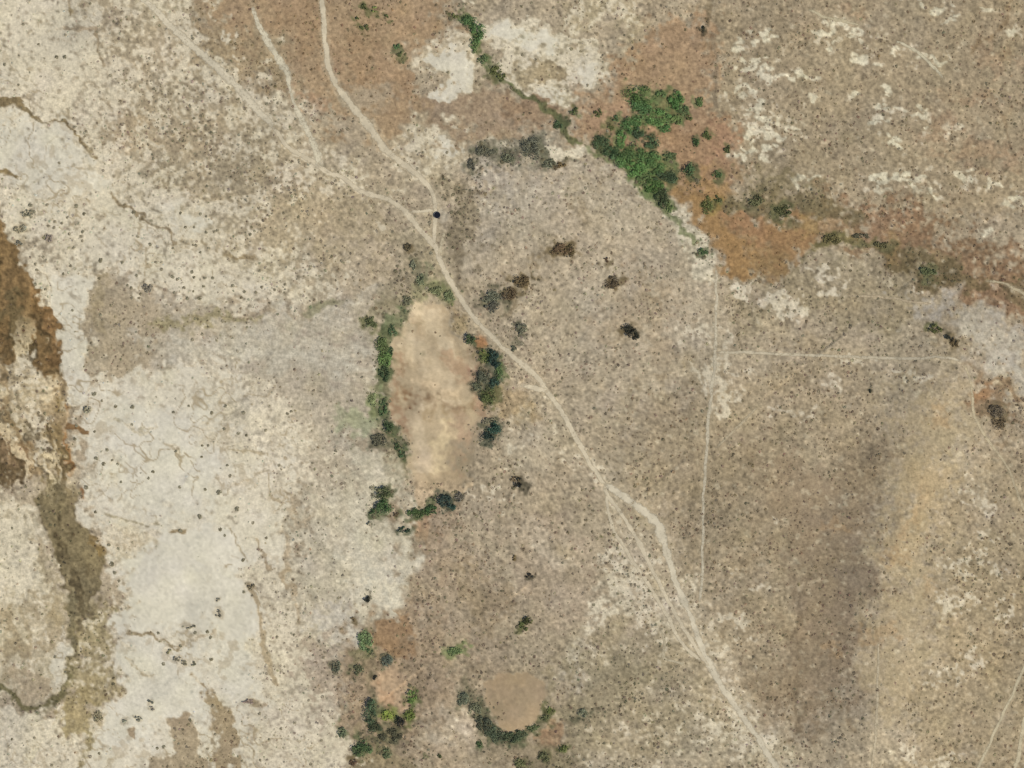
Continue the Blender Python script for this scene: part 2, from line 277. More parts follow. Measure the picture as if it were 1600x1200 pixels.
# tracks of drainage in the salt
DR = (150, 130, 98)
for p, wd, col in [([(-130, 158), (0, 162), (25, 163), (40, 178), (60, 187), (95, 192), (110, 206), (128, 222), (142, 240), (150, 256)], [10, 14, 14, 10, 5, 3.5, 6, 6, 8, 8], (126, 108, 74)),
                   ([(-60, 282), (0, 278), (14, 274), (30, 276)], [10, 12, 5, 2], (132, 112, 72)),
                   ([(170, 306), (200, 330), (225, 345), (250, 358), (263, 364), (268, 382), (275, 387), (290, 380), (312, 375), (330, 384), (352, 392), (400, 402)], [4, 5, 4, 5, 5, 4, 5, 3.5, 3, 4, 8, 10], (146, 128, 98)),
                   ([(168, 806), (200, 815), (220, 819), (250, 817)], [3, 3, 2.5, 2], (158, 146, 118)),
                   ([(360, 830), (364, 850), (378, 876)], 4, (166, 150, 122)), ([(392, 842), (410, 868), (425, 888)], 5, (160, 142, 114)),
                   ([(205, 988), (238, 992), (250, 1002), (280, 1012), (300, 1000)], [8, 9, 4, 3, 2], (150, 132, 100)),
                   ([(200, 1030), (212, 1045), (225, 1053), (240, 1050)], 3.5, (182, 166, 138)), ([(392, 920), (400, 960), (412, 1010), (432, 1060)], [10, 6, 8, 10], (170, 152, 122)),
                   ([(455, 772), (460, 800), (450, 850), (445, 895)], [8, 10, 10, 12], (178, 160, 132)), ([(445, 895), (460, 925), (467, 960), (466, 985)], [16, 12, 8, 5], (174, 154, 124)),
                   ([(350, 768), (380, 752), (420, 726)], 3.5, (176, 160, 132)), ([(430, 800), (445, 770), (470, 762), (505, 750)], 4, (174, 158, 130)),
                   ([(145, 40), (150, 60), (155, 110)], 5, (158, 140, 112)), ([(95, 40), (150, 42)], 7, (164, 146, 120)), ([(110, -40), (108, 20)], 4, (156, 138, 104)),
                   ([(290, 1010), (310, 1000), (335, 990)], 3, (178, 162, 136)), ([(385, 1098), (408, 1096)], 6, (146, 128, 104)), ([(180, 660), (215, 680), (245, 668)], 2.5, (184, 172, 144)),
                   ([(255, 690), (275, 700), (277, 710)], 4, (178, 162, 134)), ([(360, 700), (400, 706)], 5, (172, 156, 128)), ([(380, 620), (410, 625), (430, 610)], 4, (178, 162, 134))]:
    paint(line(p, wd, 2.2, 2.5), col, a=.9, wt=0.0, d=.2)
paint(poly([(303, 1050), (318, 1068), (338, 1110), (365, 1150), (376, 1200), (376, 1330), (328, 1330), (332, 1190), (325, 1130), (312, 1080)], 5, 5), (164, 145, 115), wt=.10, d=.5, sc=(112, 94, 70))
paint(poly([(265, 1125), (290, 1120), (312, 1150), (330, 1180), (330, 1330), (225, 1330), (230, 1185), (265, 1172)], 5, 6), (164, 147, 120), wt=.16, d=.6)
paint(ell(201, 1144, 11, 8, .3), (160, 141, 115), wt=0); paint(ell(286, 1130, 16, 10, .4), (158, 140, 114), wt=0); paint(ell(134, 705, 10, 13, .4), (172, 155, 130), wt=0)
paint(ell(282, 829, 14, 5, .4, 2), (150, 132, 102), wt=0)
# main channel, west edge

CHB = (148, 114, 74)
paint(poly([(-130, 340), (0, 345), (10, 365), (25, 395), (38, 412), (50, 445), (72, 475), (82, 505), (88, 540), (92, 600), (80, 605), (72, 590), (60, 560), (45, 540), (30, 570), (-130, 575)], 6, 6), (124, 100, 66), wt=.0, d=.3, sc=(90, 72, 46))
paint(poly([(5, 445), (25, 460), (45, 500), (48, 545), (35, 570), (20, 545), (8, 500)], 7, 6), (108, 92, 62), a=.9, d=.5, sc=(76, 66, 44))
paint(line([(55, 455), (72, 495), (82, 540), (84, 600)], [22, 18, 12, 14], 5, 4), (146, 112, 72), a=.6)
paint(poly([(-130, 560), (30, 570), (70, 590), (72, 650), (70, 740), (40, 745), (-130, 600)], 7, 7), (178, 160, 128), a=.9, wt=.42, d=.4)
paint(line([(6, 560), (14, 620), (28, 690), (50, 745)], [14, 10, 12, 18], 5, 5), (140, 116, 80), a=.7, wt=.0)
paint(line([(84, 590), (88, 650), (90, 700), (95, 750)], [22, 26, 30, 34], 7, 5), (136, 114, 78), a=.75, wt=0, d=.4)
paint(poly([(70, 590), (96, 600), (100, 640), (95, 660), (60, 650)], 7, 6), (176, 154, 118), a=.9, wt=.25)
paint(poly([(-130, 600), (8, 620), (10, 680), (20, 700), (40, 705), (42, 740), (15, 755), (-130, 780)], 5, 5), (132, 106, 74), a=.8, wt=.15, d=.4, sc=(84, 66, 42))
paint(poly([(0, 720), (30, 718), (36, 742), (5, 765), (-60, 770)], 6, 5), (98, 82, 56), a=.85)
paint(poly([(82, 620), (94, 622), (95, 645), (84, 645)], 3, 2), (146, 124, 84), a=.9)
paint(poly([(64, 670), (92, 668), (104, 700), (110, 745), (75, 748), (66, 710)], 6, 5), (132, 112, 76), a=.9, wt=.1)
paint(line([(100, 640), (101, 680), (108, 715), (114, 742)], [4, 5, 7, 6], 2.5, 3), (152, 112, 68), a=.85, wt=0)
paint(poly([(100, 660), (120, 663), (142, 671), (141, 678), (118, 673), (100, 668)], 2, 1.5), (128, 98, 62), a=.95, wt=0, d=0)
paint(poly([(55, 745), (90, 745), (120, 755), (133, 790), (143, 830), (158, 862), (162, 900), (150, 935), (135, 960), (124, 1000), (120, 1050), (108, 1062), (106, 1000), (104, 960), (92, 900), (80, 862), (63, 815), (55, 790)], 5, 5), (128, 114, 84), wt=.02, d=.5, sc=(92, 82, 58), amp=.09)
paint(poly([(60, 765), (95, 765), (95, 815), (75, 820), (60, 800)], 8, 5), (116, 104, 78), a=.8); paint(poly([(95, 750), (128, 765), (125, 800), (100, 795)], 8, 5), (150, 132, 98), a=.7)
paint(line([(130, 765), (133, 785)], 7, 2.5, 1), (152, 108, 66), a=.9); paint(line([(140, 830), (155, 860)], [8, 14], 4, 3), (134, 112, 70), a=.8)
paint(line([(112, 930), (113, 1000), (112, 1045)], [16, 14, 14], 4, 3), (112, 102, 76), a=.85)
paint(poly([(-130, 780), (20, 770), (55, 800), (66, 840), (85, 900), (100, 960), (104, 1060), (90, 1090), (60, 1100), (30, 1090), (-130, 1060)], 8, 6), (192, 178, 150), wt=.40, d=.3, amp=.07, sc=(140, 124, 94))
paint(poly([(-130, 800), (40, 800), (62, 870), (45, 930), (0, 940), (-130, 940)], 12, 8), (198, 186, 162), a=.9, wt=.62)
for p, wd in [([(50, 850), (72, 880), (85, 940), (78, 990), (40, 1040), (0, 1060)], 14), ([(40, 930), (60, 950), (50, 990), (10, 1030)], 9), ([(70, 930), (92, 960), (95, 985)], 14), ([(20, 960), (20, 1010)], 24), ([(60, 1010), (30, 1045)], 6)]:
    paint(line(p, wd, 6, 5), (160, 143, 113), a=.75, wt=.08, d=.5)
paint(poly([(12, 1050), (60, 1040), (85, 1060), (75, 1090), (35, 1095)], 8, 5), (176, 158, 130), a=.9, wt=.12)
paint(poly([(92, 980), (98, 980), (107, 1030), (108, 1062), (92, 1085), (82, 1050)], 4, 3), (210, 200, 178), a=.9, wt=.95, d=.1)
paint(line([(116, 1050), (106, 1075), (85, 1096), (55, 1106), (35, 1102), (22, 1085), (8, 1072), (-130, 1060)], [16, 13, 13, 9, 10, 9, 9, 10], 3, 3), (112, 104, 72), a=.95, wt=0, d=.4, sc=(84, 82, 54))
paint(poly([(125, 960), (165, 930), (185, 960), (180, 1040), (150, 1100), (110, 1110), (105, 1080), (120, 1050)], 8, 7), (164, 148, 112), a=.9, wt=.42, d=.9, sc=(106, 94, 64))
paint(poly([(90, 1100), (150, 1080), (140, 1140), (130, 1240), (105, 1240), (118, 1150)], 7, 6), (152, 136, 98), a=.85, wt=.15, d=.6)
paint(poly([(-130, 1112), (60, 1112), (100, 1115), (115, 1150), (100, 1330), (-130, 1330)], 8, 7), (200, 188, 164), wt=.72, d=.30)
# plain between salt and ponds
paint(poly([(460, 690), (560, 680), (625, 720), (640, 790), (640, 900), (640, 960), (560, 990), (540, 1060), (480, 1000), (462, 900), (470, 800)], 18, 10), (192, 180, 156), wt=.30, d=.35, sc=(128, 118, 94), amp=.06)
paint(poly([(540, 830), (620, 820), (630, 880), (645, 950), (600, 960), (545, 925)], 14, 8), (205, 195, 173), wt=.42, d=.05, amp=.04)
paint(poly([(540, 730), (585, 700), (630, 740), (580, 830), (530, 820)], 14, 8), (199, 188, 164), a=.9, wt=.3, d=.15)
paint(poly([(470, 690), (570, 690), (560, 740), (480, 770)], 18, 10), (180, 165, 143), a=.8, wt=.35, d=.6)
paint(poly([(490, 960), (560, 950), (560, 1000), (530, 1020), (500, 1010)], 14, 8), (196, 186, 170), a=.8, wt=.2, d=.1)
paint(poly([(470, 1000), (550, 1010), (560, 1100), (500, 1100), (480, 1050)], 16, 10), (172, 155, 134), a=.9, wt=.10, d=.7, sc=(112, 98, 80))
paint(ell(592, 850, 9, 9, .3, 1), (174, 168, 142), a=.8); paint(ell(620, 905, 26, 5), (198, 188, 170), a=.5)
# main dry pond and rim
PB = [(645, 478), (668, 470), (690, 478), (704, 500), (712, 530), (733, 545), (750, 570), (755, 610), (758, 640), (745, 680), (740, 720), (722, 750), (690, 756), (640, 752), (636, 720), (628, 690), (616, 660), (608, 630), (608, 590), (612, 550), (622, 515), (640, 500)]
paint(poly(PB, 6, 4), (188, 167, 135), wt=0, d=.015, amp=.03)
for p, wd, col, a in [([(655, 485), (672, 500), (690, 545), (700, 570)], 26, (202, 180, 146), .8), ([(640, 530), (650, 560), (690, 600)], 22, (198, 176, 142), .7), ([(640, 620), (660, 625), (700, 640), (740, 630)], 10, (160, 134, 102), .6),
                      ([(690, 560), (715, 575), (730, 590)], 26, (182, 153, 120), .6), ([(640, 660), (660, 690), (670, 740)], 30, (197, 175, 142), .7), ([(700, 660), (690, 700), (688, 730)], 12, (207, 184, 146), .8), ([(720, 650), (725, 690), (715, 740)], 22, (182, 156, 126), .6),
                      ([(655, 600), (690, 610), (720, 605)], 8, (206, 182, 146), .7), ([(625, 560), (618, 620), (632, 670)], 12, (176, 146, 114), .7), ([(660, 610), (680, 625)], 7, (150, 128, 98), .5), ([(640, 500), (650, 520)], 8, (180, 156, 122), .5),
                      ([(745, 575), (750, 640)], 12, (178, 146, 118), .7), ([(655, 748), (700, 745)], 10, (192, 170, 136), .6), ([(630, 608), (640, 612), (636, 625)], 10, (162, 132, 98), .6), ([(662, 648), (700, 650), (740, 640)], 5, (172, 148, 112), .5), ([(655, 640), (720, 622)], 4, (206, 184, 150), .6)]:
    paint(line(p, wd, 9, 4), tuple(np.array(col) + 1.0 * (np.array(col) - np.array((190, 167, 134))) + np.array((0, 0, 2))), a=a)
paint(poly([(640, 755), (735, 752), (725, 778), (690, 785), (670, 795), (642, 795)], 6, 4), (186, 162, 130), d=.1, wt=0)
paint(poly([(715, 530), (760, 530), (770, 600), (760, 660), (735, 700), (755, 620), (745, 570)], 8, 5), (152, 128, 100), a=.6, d=.5, sc=(92, 82, 58))
paint(poly([(742, 528), (765, 528), (762, 548), (748, 550)], 4, 3), (168, 122, 82), a=.9)
paint(line([(640, 472), (620, 505), (606, 530), (600, 560), (600, 610), (606, 660), (622, 700), (634, 740)], [14, 14, 22, 22, 14, 14, 8, 4], 4, 3), (104, 104, 74), a=.9, d=1.0, sc=(70, 84, 52), sz=1.3, wt=0)
paint(line([(636, 478), (622, 500), (606, 530), (598, 560), (599, 600)], [10, 14, 26, 22, 18], 5, 4), (118, 122, 88), a=.85, d=.9, sc=(78, 92, 58), wt=0)
paint(line([(602, 600), (604, 650), (612, 690), (632, 720), (634, 755)], [8, 12, 12, 6, 3], 3, 2), (116, 108, 82), a=.8, d=.6, sc=(74, 82, 54), wt=0)
paint(ell(592, 645, 18, 28, .5), (146, 142, 112), a=.75, wt=.05); paint(ell(562, 660, 30, 20, .6, 6), (162, 162, 128), a=.8); paint(ell(582, 632, 10, 16, .5), (140, 148, 104), a=.7)
paint(ell(592, 687, 15, 11, .5), (140, 126, 108), a=.8)
paint(poly([(640, 440), (710, 440), (715, 475), (695, 478), (668, 465), (640, 475)], 8, 5), (146, 140, 106), a=.75, d=.6, sc=(92, 98, 66))
paint(poly([(705, 475), (725, 485), (735, 525), (712, 525)], 8, 4), (164, 143, 108), a=.8)
paint(ell(608, 470, 14, 34, .6), (140, 130, 104), a=.6, d=.9)
# between pond and east track
paint(poly([(720, 700), (800, 600), (850, 620), (930, 745), (900, 800), (800, 860), (720, 850), (690, 820)], 18, 10), (166, 150, 125), wt=.12, d=.6, sc=(112, 98, 72))
paint(poly([(770, 600), (840, 610), (850, 650), (820, 670), (770, 650)], 10, 6), (166, 144, 108), a=.8, wt=.05)
paint(poly([(780, 660), (860, 650), (880, 700), (860, 740), (790, 730)], 14, 8), (178, 163, 138), a=.8, wt=.26)
paint(poly([(640, 805), (700, 800), (760, 870), (770, 950), (790, 1000), (700, 1010), (660, 980), (640, 900)], 14, 10), (166, 149, 126), wt=.15, d=.8, sc=(112, 96, 72))
paint(poly([(640, 808), (680, 805), (690, 830), (660, 850), (640, 840)], 7, 5), (172, 136, 104), a=.75)
paint(line([(662, 830), (663, 880)], 8, 5, 3), (150, 130, 104), a=.6)
paint(poly([(730, 880), (790, 900), (770, 1000), (725, 980)], 16, 10), (150, 132, 104), a=.75, d=.9, sc=(100, 86, 62))
paint(poly([(790, 780), (880, 800), (900, 860), (960, 900), (900, 980), (820, 960), (780, 880)], 20, 12), (168, 150, 126), a=.8, wt=.14)
paint(poly([(800, 810), (840, 810), (900, 870), (880, 890), (830, 850)], 10, 6), (184, 168, 144), a=.7, wt=.25)
paint(poly([(950, 860), (1010, 870), (1040, 950), (970, 960), (920, 1000), (880, 1080), (880, 1020), (930, 930)], 14, 8), (180, 166, 142), wt=.62, d=.85, sc=(108, 98, 76))
paint(ell(895, 1050, 20, 34, .6), (184, 172, 152), a=.8, wt=.5)
paint(poly([(900, 1000), (1050, 960), (1120, 1050), (1180, 1140), (1230, 1240), (860, 1240), (870, 1120)], 24, 12), (162, 147, 120), wt=.25, d=.85, sc=(108, 98, 72))
paint(poly([(870, 1060), (1000, 1020), (1010, 1100), (930, 1140), (870, 1130)], 20, 12), (150, 137, 110), a=.8, d=.95, wt=.08, sc=(92, 86, 62))
paint(poly([(960, 1160), (1190, 1120), (1230, 1240), (900, 1240)], 22, 12), (172, 157, 132), a=.8, wt=.35)
paint(poly([(1010, 1070), (1090, 1100), (1190, 1190), (1120, 1190), (1040, 1110)], 18, 10), (178, 164, 138), a=.6, wt=.35)
paint(poly([(1040, 880), (1100, 930), (1140, 1000), (1120, 1040), (1060, 970)], 14, 8), (180, 165, 138), a=.6, wt=.35)
# ponds in the south
paint(poly([(555, 970), (660, 960), (720, 1010), (720, 1080), (680, 1140), (640, 1180), (560, 1180), (540, 1100), (550, 1020)], 18, 10), (172, 150, 124), wt=.10, d=.5, sc=(104, 92, 68))
paint(poly([(585, 970), (612, 966), (640, 975), (645, 1005), (650, 1030), (615, 1035), (605, 1015), (585, 1000)], 5, 4), (162, 127, 92), wt=0, d=.12, amp=.08)
paint(poly([(553, 985), (580, 985), (582, 1030), (555, 1035)], 7, 5), (124, 122, 88), a=.8, wt=0); paint(ell(572, 1052, 24, 18, .5), (134, 120, 98), a=.8, wt=0)
paint(ell(614, 1076, 32, 34, .35, 5), (180, 150, 120), wt=0, d=.1); paint(ell(605, 1085, 20, 20, .5), (182, 144, 112), a=.8)
paint(line([(582, 1052), (577, 1085), (578, 1120), (590, 1140), (615, 1150)], [6, 8, 20, 18, 24], 4, 3), (106, 104, 80), a=.9, wt=0, d=.7, sc=(70, 76, 52))
paint(ell(612, 1120, 22, 12, .5), (140, 146, 80), a=.9, d=.2); paint(ell(642, 1095, 10, 18, .5), (138, 140, 84), a=.7)
paint(poly([(560, 1150), (640, 1140), (660, 1180), (640, 1240), (540, 1240)], 14, 8), (140, 128, 98), a=.8, d=.8, sc=(84, 84, 56))
paint(ell(710, 1018, 14, 8, .4), (132, 138, 90), a=.8); paint(ell(712, 1002, 10, 8), (182, 168, 140), a=.6)
paint(poly([(640, 1150), (720, 1140), (740, 1200), (640, 1200)], 16, 8), (178, 158, 132), a=.7)
paint(poly([(650, 1125), (720, 1100), (740, 1140), (690, 1160), (650, 1160)], 10, 8), (196, 180, 156), a=.8, wt=.4, d=.2)
paint(poly([(700, 1050), (730, 1060), (740, 1110), (700, 1100)], 12, 8), (190, 174, 150), a=.7, wt=.3)
OV = [(752, 1092), (757, 1068), (775, 1056), (805, 1052), (835, 1056), (854, 1070), (858, 1095), (848, 1115), (830, 1128), (808, 1138), (785, 1134), (764, 1118)]
paint(poly(OV, 4, 2.5), (176, 152, 121), wt=0, d=.02, amp=.03)
paint(line([(768, 1085), (785, 1070), (820, 1065)], 16, 9, 6), (164, 143, 116), a=.7); paint(line([(780, 1125), (810, 1130), (840, 1110)], 14, 8, 5), (188, 162, 128), a=.8); paint(line([(780, 1105), (815, 1095)], 12, 8, 5), (162, 142, 114), a=.5)
paint(line([(728, 1062), (735, 1095), (750, 1125), (775, 1147), (805, 1152), (835, 1138), (858, 1116)], [10, 16, 20, 22, 18, 12, 8], 4, 3), (104, 104, 82), a=.9, wt=0, d=.8, sc=(76, 78, 56))
paint(poly([(835, 1148), (858, 1128), (876, 1120), (872, 1155), (858, 1170), (840, 1168)], 4, 3), (162, 130, 100), d=.1, wt=0)
paint(poly([(800, 1172), (870, 1165), (890, 1200), (880, 1240), (790, 1240)], 10, 7), (128, 118, 90), a=.8, d=.9, sc=(80, 80, 54))
paint(line([(858, 1035), (862, 1065), (862, 1100)], 8, 5, 3), (150, 136, 108), a=.6)
# eastern plain and hill
paint(poly([(1000, 620), (1230, 560), (1400, 600), (1380, 760), (1260, 830), (1240, 1100), (1150, 1100), (1090, 950), (1030, 800), (950, 720)], 30, 14), (164, 147, 120), wt=.13, d=.62, sc=(116, 98, 72))
paint(poly([(1060, 700), (1220, 700), (1230, 850), (1120, 880), (1060, 820)], 30, 14), (156, 139, 112), a=.85, wt=.08, d=.7)
paint(poly([(1200, 720), (1370, 740), (1350, 860), (1340, 960), (1320, 1060), (1250, 1150), (1200, 1100), (1230, 900)], 26, 14), (149, 131, 106), wt=.05, d=.55, sc=(112, 94, 72), amp=.06)
paint(poly([(1330, 850), (1370, 880), (1360, 1000), (1310, 1080), (1280, 1040), (1300, 930)], 20, 10), (141, 123, 101), a=.75, d=.4)
paint(line([(1258, 880), (1248, 930), (1246, 1010), (1252, 1080), (1244, 1150)], [10, 9, 10, 14, 10], 6, 4), (126, 110, 88), a=.75, d=.7)
paint(poly([(1290, 690), (1380, 660), (1370, 740), (1300, 780)], 18, 10), (152, 134, 108), a=.7)
paint(poly([(1420, 600), (1515, 610), (1520, 680), (1490, 760), (1470, 860), (1450, 960), (1450, 1060), (1430, 1110), (1370, 1120), (1345, 1090), (1375, 980), (1375, 860), (1395, 760), (1410, 680)], 26, 14), (172, 154, 123), a=.85, wt=.04, d=.12, sc=(142, 120, 88), amp=.045)
paint(poly([(1440, 720), (1485, 720), (1470, 800), (1440, 870), (1390, 880), (1400, 800)], 18, 9), (178, 157, 122), a=.7)
for c in [(1465, 645, 16, 20), (1360, 995, 16, 10), (1395, 980, 14, 12), (1430, 805, 16, 24), (1290, 1020, 14, 10), (1490, 970, 20, 12), (1460, 910, 20, 14), (1310, 825, 20, 10), (1400, 870, 18, 20)]:
    paint(ell(*c, .8, 7), (174, 144, 106), a=.45)
paint(poly([(1490, 780), (1730, 700), (1730, 1240), (1420, 1240), (1430, 1120), (1460, 1000), (1470, 880)], 20, 12), (167, 149, 119), wt=.17, d=.6, sc=(120, 102, 74))
paint(poly([(1520, 690), (1730, 660), (1730, 780), (1540, 780)], 22, 12), (162, 144, 116), a=.7, d=.7)
for c in [(1480, 1060, 30, 16), (1450, 1195, 30, 12), (1480, 1180, 20, 8), (1400, 1180, 16, 14), (1545, 830, 12, 10), (1520, 890, 40, 12), (1520, 760, 24, 24), (1540, 870, 20, 10), (1490, 940, 30, 14), (1580, 960, 24, 14), (1530, 1020, 20, 16),
          (1220, 815, 5, 16), (1150, 905, 20, 10), (1170, 890, 12, 8), (1130, 980, 26, 16), (1200, 910, 16, 6), (1110, 580, 16, 14), (1108, 625, 18, 14), (1140, 612, 18, 8), (1120, 600, 30, 30), (1230, 637, 30, 6), (1320, 580, 12, 14), (1345, 570, 14, 10), (1265, 645, 14, 8), (1420, 590, 10, 10), (1155, 560, 30, 8), (1130, 540, 10, 20), (1090, 520, 14, 20),
          (1180, 1160, 40, 20), (1090, 1130, 30, 14), (1050, 1000, 20, 10), (1160, 1120, 20, 14), (760, 770, 30, 16), (800, 705, 20, 10)]:
    paint(ell(*c, .9, 7), wt=.58, a=.85)
for _ in range(1500):      # little bare spots between the tussocks
    u_, v_ = random.uniform(960, 1640), random.uniform(-20, 1220)
    if 1000 < u_ < 1150 and 40 < v_ < 330 or 1040 < u_ < 1290 and 280 < v_ < 440: continue
    q_ = random.uniform(1.6, 3.4); paint(ell(u_, v_, q_ * random.uniform(.8, 1.6), q_, .5, 1.5), (196, 181, 152), a=random.uniform(.2, .62), d=.2)
# pale scuffed verges of the braided tracks
for p, wd in (([(945, 760), (975, 830), (1000, 890), (1050, 970), (1110, 1050), (1160, 1130), (1230, 1240)], [10, 40, 60, 50, 34, 40, 50]), ([(1060, 920), (1100, 990), (1140, 1060), (1200, 1150), (1250, 1230)], [20, 40, 40, 36, 40]), ([(850, 615), (880, 680), (930, 745)], [16, 26, 20])):
    paint(line(p, wd, 16, 8), (186, 170, 143), a=.7, wt=.42)
# bright diagonal streaks of the upper left
for p, wd in (([(200, -60), (280, 60), (370, 140), (430, 205)], 26), ([(-40, 20), (40, 120), (100, 170)], 40), ([(250, 300), (330, 330), (420, 345)], 24), ([(150, 250), (210, 300), (300, 380), (430, 440)], 40), ([(300, -40), (360, 40), (400, 90)], 12), ([(130, 90), (200, 160), (260, 250)], 18)):
    paint(line(p, wd, 14, 12), (194, 179, 150), a=.6, wt=.74)
paint(poly([(640, 810), (720, 860), (800, 990), (880, 1060), (870, 1180), (700, 1200), (640, 1180), (650, 1000)], 24, 12), (150, 132, 106), a=.35, wt=.05)
for p, col in (([(548, 960), (660, 960), (680, 1060), (670, 1160), (650, 1240), (545, 1240), (540, 1080)], (140, 122, 96)), ([(715, 1040), (745, 1040), (760, 1140), (850, 1150), (900, 1110), (900, 1200), (760, 1200), (715, 1120)], (136, 122, 96)), ([(640, 800), (720, 790), (735, 860), (690, 900), (650, 880)], (150, 128, 102)), ([(590, 700), (610, 480), (640, 460), (622, 560), (618, 680), (640, 760), (625, 760)], (140, 130, 100))):
    paint(poly(p, 14, 10), col, a=.42, wt=.03, d=.8)
paint(ell(614, 1076, 30, 32, .35, 5), (190, 162, 130), wt=0, d=.04, a=1.0); paint(ell(604, 1086, 18, 18, .5), (186, 150, 116), a=.7)
paint(poly([(642, 740), (728, 735), (722, 770), (690, 782), (668, 792), (644, 790)], 6, 5), (186, 163, 131), a=.9, d=.05, wt=0)
# foot trails, fence lines and verges
paint(line([(1112, -130), (1113, 20), (1108, 34), (1099, 46)], 5, 3, 2), (128, 112, 86), a=.8); paint(line([(1115, 60), (1118, 100), (1122, 150), (1132, 180)], 5, 4, 2), (128, 114, 94), a=.65, d=.6)
paint(line([(1580, -130), (1576, 0), (1572, 40), (1552, 60), (1530, 70), (1516, 86)], 5, 3, 2), (132, 112, 84), a=.8); paint(line([(1540, 150), (1556, 155), (1566, 175), (1578, 215), (1585, 245)], 4, 3, 2), (136, 116, 90), a=.7)
paint(line([(800, 128), (830, 155), (855, 178), (875, 200), (905, 228)], [9, 9, 10, 11, 8], 3, 3), (100, 100, 66), a=.95, wt=0, d=1.0, sc=(70, 82, 50), sz=1.3)
paint(line([(755, 90), (775, 110), (800, 128)], [12, 16, 10], 4, 3), (112, 116, 78), a=.75, wt=0)
paint(line([(906, 228), (930, 240), (960, 256), (1000, 290), (1040, 325), (1060, 350), (1085, 380)], [5, 7, 9, 10, 14, 9, 6], 4, 3), (108, 116, 72), a=.75, wt=0)

# green ground of the marsh clumps is added with the clumps themselves (see CLUMPS)

